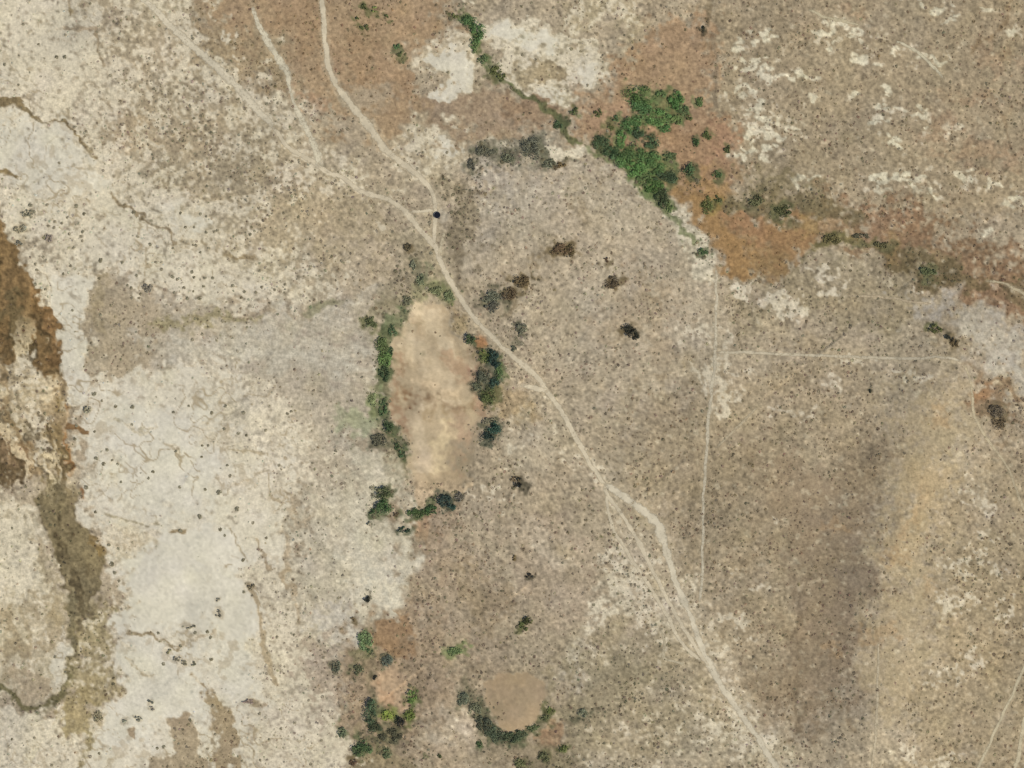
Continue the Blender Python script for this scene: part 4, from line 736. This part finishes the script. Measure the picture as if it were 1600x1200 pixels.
def soil_material(name, grain=.10):
    m, nt, b = new_mat(name); L = nt.links.new
    at = N(nt, "ShaderNodeAttribute", attribute_name="Col")
    tc = N(nt, "ShaderNodeTexCoord")
    n1 = N(nt, "ShaderNodeTexNoise"); n1.inputs["Scale"].default_value = .75; n1.inputs["Detail"].default_value = 5; n1.inputs["Roughness"].default_value = .65
    n2 = N(nt, "ShaderNodeTexNoise"); n2.inputs["Scale"].default_value = .38; n2.inputs["Detail"].default_value = 3
    L(tc.outputs["Object"], n1.inputs["Vector"]); L(tc.outputs["Object"], n2.inputs["Vector"])
    ad = N(nt, "ShaderNodeMath", operation='ADD'); L(n1.outputs["Fac"], ad.inputs[0]); L(n2.outputs["Fac"], ad.inputs[1])
    mr = N(nt, "ShaderNodeMapRange"); mr.inputs["From Min"].default_value = .55; mr.inputs["From Max"].default_value = 1.45
    mr.inputs["To Min"].default_value = 1 - 2.2 * grain; mr.inputs["To Max"].default_value = 1 + 2.2 * grain
    L(ad.outputs[0], mr.inputs["Value"])
    sb = N(nt, "ShaderNodeMath", operation='SUBTRACT'); L(mr.outputs[0], sb.inputs[0]); sb.inputs[1].default_value = 1.0
    ma = N(nt, "ShaderNodeMath", operation='MULTIPLY_ADD'); L(sb.outputs[0], ma.inputs[0]); L(at.outputs["Alpha"], ma.inputs[1]); ma.inputs[2].default_value = 1.0
    mx = N(nt, "ShaderNodeVectorMath", operation='SCALE'); L(at.outputs["Color"], mx.inputs[0]); L(ma.outputs[0], mx.inputs["Scale"])
    L(mx.outputs[0], b.inputs["Base Color"])
    bp = N(nt, "ShaderNodeBump"); bp.inputs["Strength"].default_value = .25; bp.inputs["Distance"].default_value = .3
    L(n1.outputs["Fac"], bp.inputs["Height"]); L(bp.outputs[0], b.inputs["Normal"])
    return m
MAT_SOIL = soil_material("desert_soil", .17)
MAT_PAN = soil_material("dry_mud", .045)

def foliage_material():
    m, nt, b = new_mat("foliage"); L = nt.links.new
    at = N(nt, "ShaderNodeAttribute", attribute_name="Col")
    oi = N(nt, "ShaderNodeObjectInfo")
    mr = N(nt, "ShaderNodeMapRange"); mr.inputs["To Min"].default_value = .88; mr.inputs["To Max"].default_value = 1.14
    L(oi.outputs["Random"], mr.inputs["Value"])
    mx = N(nt, "ShaderNodeVectorMath", operation='SCALE'); L(at.outputs["Color"], mx.inputs[0]); L(mr.outputs[0], mx.inputs["Scale"])
    L(mx.outputs[0], b.inputs["Base Color"]); b.inputs["Roughness"].default_value = .8
    return m
MAT_FOL = foliage_material()

def plain(name, col, rough=.9, scale=3.0, var=.15, spec=.15, metal=0):
    m, nt, b = new_mat(name); L = nt.links.new
    tc = N(nt, "ShaderNodeTexCoord"); n = N(nt, "ShaderNodeTexNoise"); n.inputs["Scale"].default_value = scale; n.inputs["Detail"].default_value = 4
    L(tc.outputs["Object"], n.inputs["Vector"])
    r = N(nt, "ShaderNodeValToRGB"); c = np.array(col)
    r.color_ramp.elements[0].position = .3; r.color_ramp.elements[0].color = (*(c * (1 - var)), 1)
    r.color_ramp.elements[1].position = .7; r.color_ramp.elements[1].color = (*(c * (1 + var)), 1)
    L(n.outputs["Fac"], r.inputs[0]); L(r.outputs[0], b.inputs["Base Color"])
    b.inputs["Roughness"].default_value = rough; b.inputs["Specular IOR Level"].default_value = spec; b.inputs["Metallic"].default_value = metal
    return m
MAT_BARK = plain("bark", (.11, .085, .06))
MAT_TANKW = plain("tank_metal", (.16, .15, .14), .5, 4, .2, .4, .3)
MAT_WATER = plain("tank_water", (.012, .011, .014), .08, 2, .2, .5)
MAT_PAD = plain("packed_earth", tuple(alb((178, 164, 140))), .95, 1.2, .12)

def road_material(name, col):
    m, nt, b = new_mat(name); L = nt.links.new
    at = N(nt, "ShaderNodeAttribute", attribute_name="wear")      # r: cover here, g: distance from the centre line
    tc = N(nt, "ShaderNodeTexCoord")
    n1 = N(nt, "ShaderNodeTexNoise"); n1.inputs["Scale"].default_value = .45; n1.inputs["Detail"].default_value = 6; n1.inputs["Roughness"].default_value = .7
    n2 = N(nt, "ShaderNodeTexNoise"); n2.inputs["Scale"].default_value = .12; n2.inputs["Detail"].default_value = 4
    for n in (n1, n2): L(tc.outputs["Object"], n.inputs["Vector"])
    r = N(nt, "ShaderNodeValToRGB"); c = alb(col)
    r.color_ramp.elements[0].position = .32; r.color_ramp.elements[0].color = (*(c * .84), 1)
    r.color_ramp.elements[1].position = .68; r.color_ramp.elements[1].color = (*(c * 1.10), 1)
    L(n2.outputs["Fac"], r.inputs[0]); L(r.outputs[0], b.inputs["Base Color"])
    sp = N(nt, "ShaderNodeSeparateColor"); L(at.outputs["Color"], sp.inputs[0])
    a1 = N(nt, "ShaderNodeMath", operation='MULTIPLY_ADD'); L(n1.outputs["Fac"], a1.inputs[0]); a1.inputs[1].default_value = 1.5; L(sp.outputs[0], a1.inputs[2])
    mr = N(nt, "ShaderNodeMapRange"); mr.inputs["From Min"].default_value = 1.10; mr.inputs["From Max"].default_value = 1.55
    L(a1.outputs[0], mr.inputs["Value"]); L(mr.outputs[0], b.inputs["Alpha"])
    return m

# ------------------------------------------------------------------ mesh helpers
def mesh_from(name, co, faces, mat, cols=None, attr="Col", smooth=False):
    """co (n,3); faces (m,k) same-sized polygons"""
    me = bpy.data.meshes.new(name); co = np.ascontiguousarray(co, np.float32); faces = np.ascontiguousarray(faces, np.int32)
    k = faces.shape[1]; nf = len(faces)
    me.vertices.add(len(co)); me.vertices.foreach_set("co", co.ravel())
    me.loops.add(nf * k); me.loops.foreach_set("vertex_index", faces.ravel())
    me.polygons.add(nf); me.polygons.foreach_set("loop_start", np.arange(0, nf * k, k, dtype=np.int32)); 
    me.polygons.foreach_set("loop_total", np.full(nf, k, np.int32))
    if smooth: me.polygons.foreach_set("use_smooth", np.ones(nf, bool))
    if cols is not None:
        a = me.color_attributes.new(attr, 'FLOAT_COLOR', 'POINT')
        c4 = np.ones((len(co), 4), np.float32); c4[:, :np.shape(cols)[1]] = cols; a.data.foreach_set("color", c4.ravel())
    me.update(calc_edges=True); me.materials.append(mat); return me
def obj(name, me, parent=None, **props):
    o = bpy.data.objects.new(name, me); COL.objects.link(o)
    if parent is not None: o.parent = parent
    for k, v in props.items():
        if v is not None: o[k] = v
    return o

# ------------------------------------------------------------------ ground sheet, split where its nature changes
X = (U - 800) * PX * (ALT - H) / ALT; Y = (600 - V) * PX * (ALT - H) / ALT
P = np.stack([X, Y, H], -1).reshape(-1, 3); PC = np.concatenate([ALBEDO, (1 - .62 * sst(.68, .98, W))[..., None]], -1).reshape(-1, 4)
jj, ii = np.mgrid[0:GH - 1, 0:GW - 1]
q = np.stack([jj * GW + ii, (jj + 1) * GW + ii, (jj + 1) * GW + ii + 1, jj * GW + ii + 1], -1)
LAB = np.zeros((GH, GW), np.int8)
def region(mask, k): sl, m = mask; s = LAB[sl]; s[m > .5] = k
region(poly([(215, 850), (280, 828), (350, 836), (378, 880), (385, 930), (395, 1000), (320, 985), (240, 985), (195, 980), (200, 920)], 10, 6), 1)
region(poly([(-130, 340), (0, 345), (10, 365), (25, 395), (38, 412), (50, 445), (72, 475), (82, 505), (88, 540), (92, 600), (102, 640), (115, 742), (133, 790), (158, 862), (162, 900), (135, 960), (124, 1000), (116, 1062), (90, 1100), (55, 1111), (30, 1106), (8, 1078), (-130, 1068), (-130, 1058), (10, 1066), (30, 1088), (50, 1100), (80, 1090), (106, 1060), (104, 960), (92, 900), (63, 815), (55, 745), (70, 600), (30, 570), (-130, 575)], 4, 4), 2)
region(poly(PB, 5, 3), 3); region(poly(OV, 4, 2.5), 4); region(ell(614, 1076, 32, 34, .35, 5), 5)
region(poly([(1040, 292), (1090, 272), (1126, 285), (1140, 325), (1200, 345), (1262, 350), (1282, 372), (1255, 395), (1235, 420), (1200, 436), (1150, 442), (1135, 415), (1112, 385), (1085, 355), (1058, 325)], 5, 5), 6)
LF = LAB[:-1, :-1]
def sub(k, mat):
    f = q[LF == k]; idx = np.unique(f); rm = np.zeros(GH * GW, np.int32); rm[idx] = np.arange(len(idx))
    return P[idx], rm[f], PC[idx]
# far skirt: continues the ground to the horizon
co, fc, cc = sub(0, None)
x0, x1, y0, y1 = (us[0] - 800) * PX, (us[-1] - 800) * PX, (600 - vs[-1]) * PX, (600 - vs[0]) * PX
R = 9000.0
g = np.concatenate([[-R, -4000, -2000, -1200], np.linspace(x0, x1, 12), [1200, 2000, 4000, R]])
gy = np.concatenate([[-R, -4000, -2000, -1000], np.linspace(y0, y1, 10), [1000, 2000, 4000, R]])
GX, GY = np.meshgrid(g, gy); sk = np.stack([GX.ravel(), GY.ravel(), np.zeros(GX.size)], -1)
b_ = len(co); nx = len(g); sf = []
for j in range(len(gy) - 1):
    for i in range(nx - 1):
        if 4 <= i < 15 and 4 <= j < 13: continue
        sf.append([b_ + j * nx + i, b_ + j * nx + i + 1, b_ + (j + 1) * nx + i + 1, b_ + (j + 1) * nx + i])
skc = np.concatenate([np.tile(alb((168, 151, 124)), (len(sk), 1)) * (1 + .06 * rng.standard_normal((len(sk), 1))), np.ones((len(sk), 1))], 1)
me = mesh_from("ground", np.vstack([co, sk]), np.vstack([fc, sf]), MAT_SOIL, np.vstack([cc, skc]), smooth=True)
obj("ground", me, kind="structure", label="dry tan desert ground mottled with scrub and pale crust")
for k, nm, lab, mt in [(1, "salt_flat", "smooth bright white salt pan at the lower left", MAT_PAN), (2, "stream_bed", "brown muddy stream bed curving down the left edge", MAT_SOIL),
                       (3, "dry_pond_bed", "large elongated pale tan dry pond bed in the middle", MAT_PAN), (4, "dry_pond_bed", "oval dry pond bed near the bottom edge", MAT_PAN),
                       (5, "dry_pond_bed", "small round pinkish dry pond bed at the bottom", MAT_PAN), (6, "sedge_meadow", "orange brown sedge meadow below the green marsh", MAT_SOIL)]:
    a, b2, c2 = sub(k, None); obj(nm, mesh_from(nm, a, b2, mt, c2, smooth=True), kind="structure", label=lab)

# ------------------------------------------------------------------ roads draped over the ground
def spline(pts, ws, step=3.0):
    p = np.asarray(pts, float); w_ = np.asarray(ws, float); out = []
    n = len(p)
    for i in range(n - 1):
        a, b, c, d = p[max(i - 1, 0)], p[i], p[i + 1], p[min(i + 2, n - 1)]
        m = max(2, int(np.hypot(*(c - b)) / step))
        for k in range(m):
            t = k / m
            q_ = .5 * ((2 * b) + (c - a) * t + (2 * a - 5 * b + 4 * c - d) * t * t + (-a + 3 * b - 3 * c + d) * t ** 3)
            out.append((q_[0], q_[1], w_[i] * (1 - t) + w_[i + 1] * t))
    out.append((*p[-1], w_[-1])); return np.array(out)
for ri, (nm, lab, pts, wd, col, cov) in enumerate(ROADS):
    s = spline(pts, wd); n = len(s)
    tg = np.gradient(s[:, :2], axis=0); tg /= np.linalg.norm(tg, axis=1)[:, None] + 1e-9
    nr = np.stack([-tg[:, 1], tg[:, 0]], 1)
    wn = s[:, 2] * (1 + .13 * vnoise(9, 300 + ri, u=s[:, 0], v=s[:, 1])) * .62 + .8
    off = np.array([-1, -.66, -.3, 0, .3, .66, 1.0]); rows = []; wear = []
    c0 = s[:, :2] + nr * (.5 * vnoise(14, 400 + ri, u=s[:, 0], v=s[:, 1]))[:, None]
    ends = np.minimum(np.arange(n), np.arange(n)[::-1]) / max(4., 1.0); ends = np.clip(ends, 0, 1)
    for o in off:
        pt = c0 + nr * (o * wn)[:, None]
        x, y, z = wp(pt[:, 0], pt[:, 1])
        rows.append(np.stack([x, y, z + .035 + .012 * ri * .3 + .02 * (1 - abs(o))], 1))
        e = {1.0: .0, .66: .62, .3: .93, 0: .88}[abs(o)]
        wv = e * (.55 + .45 * ends) * (.55 + .45 * cov)
        wear.append(np.stack([wv, np.full(n, abs(o)), np.zeros(n)], 1))
    co = np.stack(rows, 1).reshape(-1, 3); wr = np.stack(wear, 1).reshape(-1, 3); m_ = len(off)
    f = [[i * m_ + j, i * m_ + j + 1, (i + 1) * m_ + j + 1, (i + 1) * m_ + j] for i in range(n - 1) for j in range(m_ - 1)]
    me = mesh_from(nm, co, np.array(f)[:, ::-1], road_material("road_dust", col), wr, "wear", True)
    obj(nm, me, kind="structure", label=lab)

# ------------------------------------------------------------------ plants
def leaf_quads(centers, normals, size, r):
    n = len(centers)
    nrm = normals + .55 * r.standard_normal((n, 3)); nrm /= np.linalg.norm(nrm, axis=1)[:, None]
    a = np.cross(nrm, r.standard_normal((n, 3))); a /= np.linalg.norm(a, axis=1)[:, None] + 1e-9
    b = np.cross(nrm, a); s = (size * r.uniform(.6, 1.3, n))[:, None]
    k = r.uniform(.55, 1.0, n)[:, None]
    v = np.stack([centers - a * s, centers + b * s * k, centers + a * s, centers - b * s * k], 1)
    return v.reshape(-1, 3), np.arange(4 * n).reshape(n, 4)

def crown(rx, ry, h, col, r, dens=6.5, leaf=.46, bright=1.25):
    """foliage in several overlapping lobes; sizes in metres"""
    area = math.pi * rx * ry; nl = int(np.clip(area / 3.2, 4, 18))
    ang = r.uniform(0, 6.283, nl); rad = np.sqrt(r.uniform(.02, 1, nl)) * .86
    lx, ly = rx * rad * np.cos(ang), ry * rad * np.sin(ang)
    ls = r.uniform(.22, .55, nl) * min(rx, ry)
    n = int(np.clip(area * dens, 60, 900)); pick = r.integers(0, nl, n)
    d = r.standard_normal((n, 3)); d[:, 2] = abs(d[:, 2]) * .9 - .15; d /= np.linalg.norm(d, axis=1)[:, None]
    rr = (r.uniform(.35, 1, n) ** .45)[:, None]
    lz = (h * r.uniform(.25, .62, nl)); 
    c = np.stack([lx[pick], ly[pick], lz[pick]], 1) + d * rr * np.stack([ls[pick] * (rx / min(rx, ry)) ** .6, ls[pick] * (ry / min(rx, ry)) ** .6, h * .42 + 0 * ls[pick]], 1)
    c[:, 2] = np.maximum(c[:, 2], .12)
    v, f = leaf_quads(c, d + np.array([0, 0, .5]), min(leaf, .34 * min(rx, ry)), r)
    tone = (alb(col) * bright + .008) * (1 + .16 * r.standard_normal((nl, 1)))[pick].clip(.5, 1.6) * r.uniform(.72, 1.3, (n, 1))
    return v, f, np.repeat(np.clip(tone, .008, .5), 4, axis=0)

def stems(rx, ry, h, r, k=5):
    vs_, fs_ = [], []
    for i in range(k):
        a = r.uniform(0, 6.283); t = .45 * math.sqrt(r.uniform(0.05, 1))
        base = np.array([.12 * math.cos(a), .12 * math.sin(a), -.25]); top = np.array([rx * t * math.cos(a), ry * t * math.sin(a), h * r.uniform(.5, .75)])
        mid = (base + top) / 2 + r.standard_normal(3) * .12 * h * np.array([1, 1, .2])
        rr = .05 + .035 * h * r.uniform(.6, 1.2); b0 = len(vs_)
        for c, rad in ((base, rr), (mid, rr * .7), (top, rr * .3)):
            for j in range(5):
                w_ = j * 1.2566; vs_.append(c + rad * np.array([math.cos(w_), math.sin(w_), 0]))
        for s_ in range(2):
            for j in range(5):
                k2 = (j + 1) % 5; fs_.append([b0 + s_ * 5 + j, b0 + s_ * 5 + k2, b0 + s_ * 5 + 5 + k2, b0 + s_ * 5 + 5 + j])
    return np.array(vs_), np.array(fs_)

for i, (u, v, a, b, col, kind, lab) in enumerate(CLUMPS):
    r = np.random.default_rng(9000 + i); x, y, z = wp(u, v)
    gro = 1.32 if (925 < u < 1150 and 130 < v < 345) or (700 < u < 760 and v < 100) else 1.14
    if u < 420: gro = .92; col = tuple(np.array(col) * .75 + np.array((140, 132, 110)) * .25 + 8)
    rx, ry = a * PX * gro, b * PX * gro; small = max(a, b) < 4.6
    h = (.8 + .34 * min(rx, ry)) if kind == 'bush' else (1.9 + .65 * min(rx, ry))
    nm = "tree" if kind == 'tree' else "bush"
    grp = ("green bushes of the marsh" if 925 < u < 1150 and 130 < v < 345 else None)
    cj = np.clip(np.array(col) * r.uniform(.88, 1.14) + r.normal(0, 1.8, 3), 18, 200)
    v_, f_, c_ = crown(rx, ry, h, cj, r, bright=1.38 if gro > 1.3 else 1.5)
    e = bpy.data.objects.new(nm, None); COL.objects.link(e); e.location = (float(x), float(y), float(z)); e.empty_display_size = .5
    e["label"] = lab; e["category"] = nm
    if grp: e["group"] = grp
    obj("crown" if kind == 'tree' else "foliage", mesh_from("foliage", v_, f_, MAT_FOL, c_), e)
    sv, sf_ = stems(rx, ry, h, r, 5 if kind == 'bush' else 4)
    obj("trunk" if kind == 'tree' else "stem", mesh_from("stem", sv, sf_, MAT_BARK, smooth=True), e)

# shrub templates (unit radius) : low domes of tilted leaf faces
def shrub_template(seed, n=12):
    r = np.random.default_rng(seed)
    d = r.standard_normal((n, 3)); d[:, 2] = abs(d[:, 2]) * .8 + .05; d /= np.linalg.norm(d, axis=1)[:, None]
    c = d * r.uniform(.35, .8, n)[:, None] * np.array([1, 1, .75]); c[:, 2] = np.maximum(c[:, 2], .1)
    v, f = leaf_quads(c, d + np.array([0, 0, .4]), .42, r)
    tone = np.repeat(r.uniform(.75, 1.25, n), 4); return v, f, tone
TPL = [shrub_template(70 + k) for k in range(8)]

# scatter: jittered grid thinned by the density field
SP = 5.4
gu, gv = np.meshgrid(np.arange(-70, 1670, SP), np.arange(-70, 1270, SP))
pu = gu.ravel() + rng.uniform(-.46, .46, gu.size) * SP; pv = gv.ravel() + rng.uniform(-.46, .46, gu.size) * SP
gi = np.clip(((pu + M) / STEP).round().astype(int), 0, GW - 1); gj = np.clip(((pv + M) / STEP).round().astype(int), 0, GH - 1)
patch = sst(-1.1, 1.0, (.8 * n16 + .6 * n28))
prob = D * (.45 + .85 * patch)
prob = np.where(W > .4, prob * .8, prob)
clus = sst(-.6, 1.3, .7 * vnoise(24, 51) + .7 * vnoise(60, 52))
prob = prob * (.45 + .95 * clus)
keep = rng.uniform(0, 1, pu.size) < prob[gj, gi] * .72 * (1 - .5 * sst(.75, .95, W[gj, gi]))
inr = np.ones(pu.size, bool)
for u, v, a, b, *_ in CLUMPS: inr &= np.hypot((pu - u) / (a + 1), (pv - v) / (b + 1)) > .75
for u, v, rr in DOTS: inr &= np.hypot(pu - u, pv - v) > rr + 3
keep &= inr
pu, pv, gi, gj = pu[keep], pv[keep], gi[keep], gj[keep]
sw = sst(.5, .85, W[gj, gi])
rad = np.clip(rng.lognormal(math.log(.90), .40, len(pu)), .55, 1.75) * SZ[gj, gi] * (1 - .10 * sw)
tone = (.36 * SC[gj, gi] * 1.35 + .64 * .74 * soil[gj, gi] + .01) * K_ALB * rng.uniform(.72, 1.3, (len(pu), 1)) * (1 + .05 * rng.standard_normal((len(pu), 3)))
tone = tone * (1 + .35 * sw[:, None]) + .02 * sw[:, None]
xx, yy, zz = wp(pu, pv)
print("shrubs", len(pu))
# the largest in view stand on their own; the rest are ground cover
vis = (pu > 5) & (pu < 1595) & (pv > 5) & (pv < 1195)
salt = W[gj, gi] > .6
rank = np.argsort(-(rad * np.where(salt, 1.12, 1.0)) * vis)
solo = rank[:300 - len(DOTS)]
rest = np.setdiff1d(np.arange(len(pu)), solo)
vb, fb, cb = [], [], []; base = 0
kk = rng.integers(0, len(TPL), len(pu)); ang = rng.uniform(0, 6.283, len(pu))
for k in range(len(TPL)):
    id_ = rest[kk[rest] == k]; tv, tf, tt = TPL[k]
    ca, sa = np.cos(ang[id_])[:, None], np.sin(ang[id_])[:, None]; s = rad[id_][:, None]
    vx = (tv[None, :, 0] * ca - tv[None, :, 1] * sa) * s + xx[id_][:, None]
    vy = (tv[None, :, 0] * sa + tv[None, :, 1] * ca) * s + yy[id_][:, None]
    vz = tv[None, :, 2] * s * .55 + zz[id_][:, None]
    vb.append(np.stack([vx, vy, vz], -1).reshape(-1, 3))
    fb.append((tf[None] + (np.arange(len(id_)) * len(tv))[:, None, None] + base).reshape(-1, 4))
    cb.append((tone[id_][:, None, :] * tt[None, :, None]).reshape(-1, 3)); base += len(id_) * len(tv)
me = mesh_from("desert_scrub", np.vstack(vb), np.vstack(fb), MAT_FOL, np.clip(np.vstack(cb), .01, .6))
obj("desert_scrub", me, kind="stuff", label="low grey brown desert scrub covering the plain", category="scrub")

# shrubs as individuals
SH_TONES = [(140, 133, 110), (128, 120, 96), (138, 123, 95), (116, 108, 84), (150, 140, 116)]
SH = {}
def shrub_mesh(k, t):
    if (k, t) not in SH:
        tv, tf, tt = shrub_template(170 + k, 26); SH[k, t] = mesh_from("shrub", tv * np.array([1, 1, .55]), tf, MAT_FOL, alb(SH_TONES[t])[None] * tt[:, None])
    return SH[k, t]
items = [(u, v, r_ * PX * .95, 0 if i % 3 else 1) for i, (u, v, r_) in enumerate(DOTS)]
items += [(float(pu[i]), float(pv[i]), float(rad[i]), int(np.argmin([np.abs(alb(t_) - tone[i]).sum() for t_ in SH_TONES]))) for i in solo]
MARKS = [(280,345,"the white oval patch"),(75,187,"the narrow left edge stream"),(268,385,"the kinked brown rill"),(45,500,"the brown streaky channel"),(110,525,"the white channel strip"),(190,510,"the tan block by the fan"),(400,540,"the grey silty fan"),(330,495,"the olive line by the fan"),(515,478,"the green smear by the fan"),(120,670,"the small brown mud tongue"),(250,720,"the upper white pan"),(290,900,"the smooth white pan"),(230,1050,"the southern white flat"),(345,1120,"the bottom left brown smear"),(455,850,"the tan strip by the flats"),(590,880,"the pale flat below the pond"),(130,860,"the dark muddy bend"),(55,1100,"the curved stream bend"),(60,950,"the meander scars"),(683,336,"the dark stock tank"),(495,240,"the trail and road meeting"),(440,95,"the broken whitish trail"),(530,150,"the winding road's bend"),(710,120,"the northern pale crust patch"),(850,90,"the larger northern pale crust"),(745,50,"the small northern seep"),(1010,200,"the green marsh"),(1170,400,"the orange sedge"),(1190,80,"the upper crust specks"),(1430,285,"the bright right crust specks"),(1340,375,"the looping stream bend"),(1540,540,"the grey wash"),(1555,640,"the brown hollow"),(1118,551,"the fence tracks' corner"),(1440,800,"the sandy hill"),(1300,950,"the dark hill slope"),(1560,1130,"the bottom right trail"),(945,757,"the track fork"),(1040,830,"the right track's bend"),(1105,1038,"the tracks' rejoining point"),(970,880,"the pale patch by the tracks"),(800,1095,"the oval pond"),(615,1080,"the round southern pan"),(615,1000,"the orange brown blotch"),(680,610,"the large dry pond"),(880,390,"the rise's brown bush patch"),(985,518,"the lone blackish slope tree"),(725,400,"the dark junction scrub"),(832,235,"the dark thicket band"),(825,970,"the dark olive scrub tree"),(810,754,"the small blackish roadside tree"),(1097,900,"the vertical track's lower end"),(1250,1010,"the dark gully line"),(50,60,"the top left corner"),(150,75,"the faint top left lines"),(330,100,"the faint upper road"),(250,210,"the speckled tan patch"),(480,400,"the speckled slope by the junction"),(400,650,"the mottled ground below the fan"),(500,1080,"the scrub by the southern pans"),(420,1170,"the speckled bottom edge")]
DIRS = ["right of", "above right of", "above", "above left of", "left of", "below left of", "below", "below right of"]
TN = ["grey", "drab grey", "brown", "dark", "pale grey"]
def describe(u, v, r_, t_):
    mu, mv, nm = min(MARKS, key=lambda m: math.hypot(m[0] - u, m[1] - v)); d = math.hypot(mu - u, mv - v)
    k = int(round(math.degrees(math.atan2(mv - v, u - mu)) / 45)) % 8
    far = "just" if d < 28 else "a little" if d < 55 else "well" if d < 95 else "far"
    size = "small" if r_ < 1.6 else "medium" if r_ < 1.95 else "large"
    return f"{size} {TN[t_]} shrub {far} {DIRS[k]} {nm}", "shrubs near " + nm
DESC = [describe(*it) for it in items]
same = {}
for i, (l, g_) in enumerate(DESC): same.setdefault(l, []).append(i)
ORD = {2: ["upper", "lower"], 3: ["topmost", "middle", "lowest"], 4: ["topmost", "second", "third", "lowest"], 5: ["topmost", "second", "third", "fourth", "lowest"]}
for l, ids in same.items():
    if 1 < len(ids) <= 5:
        for w_, i in zip(ORD[len(ids)], sorted(ids, key=lambda i: items[i][1])): DESC[i] = (w_ + " " + l, DESC[i][1])
for n, (u, v, r_, t_) in enumerate(items):
    x, y, z = wp(u, v); lab, grp = DESC[n]; lab = lab.replace('a little ', 'slightly ') if len(lab.split()) > 16 else lab
    o = obj("shrub", shrub_mesh(n % 5, t_), None, label=lab, category="shrub", group=grp)
    o.location = (float(x), float(y), float(z) - .03); o.scale = (r_, r_ * random.uniform(.82, 1.1), r_); o.rotation_euler = (0, 0, random.uniform(0, 6.28))

# ------------------------------------------------------------------ stock tank at the junction
def ring(r0, r1, z0, z1, seg=28):
    v, f = [], []
    for i in range(seg):
        a = 2 * math.pi * i / seg; c, s = math.cos(a), math.sin(a)
        v += [(r1 * c, r1 * s, z0), (r1 * c, r1 * s, z1), (r0 * c, r0 * s, z1), (r0 * c, r0 * s, z0)]
    for i in range(seg):
        a, b = 4 * i, 4 * ((i + 1) % seg)
        for k in range(4): f.append([a + k, b + k, b + (k + 1) % 4, a + (k + 1) % 4])
    return np.array(v), np.array(f)
tx, ty, tz = wp(683, 336)
tank = bpy.data.objects.new("stock_tank", None); COL.objects.link(tank); tank.location = (float(tx), float(ty), float(tz))
tank["label"] = "small round dark stock tank beside the road junction"; tank["category"] = "water tank"
v_, f_ = ring(2.45, 2.6, -.1, .95); obj("tank_wall", mesh_from("tank_wall", v_, f_, MAT_TANKW), tank)
v_, f_ = ring(2.40, 2.68, .95, 1.03); obj("rim", mesh_from("rim", v_, f_, MAT_TANKW), tank)
a = np.arange(28) * 2 * math.pi / 28; vv = np.vstack([[(0, 0, .72)], np.stack([2.44 * np.cos(a), 2.44 * np.sin(a), np.full(28, .72)], 1)])
obj("water_surface", mesh_from("water_surface", vv, np.array([[0, 1 + i, 1 + (i + 1) % 28] for i in range(28)]), MAT_WATER), tank)
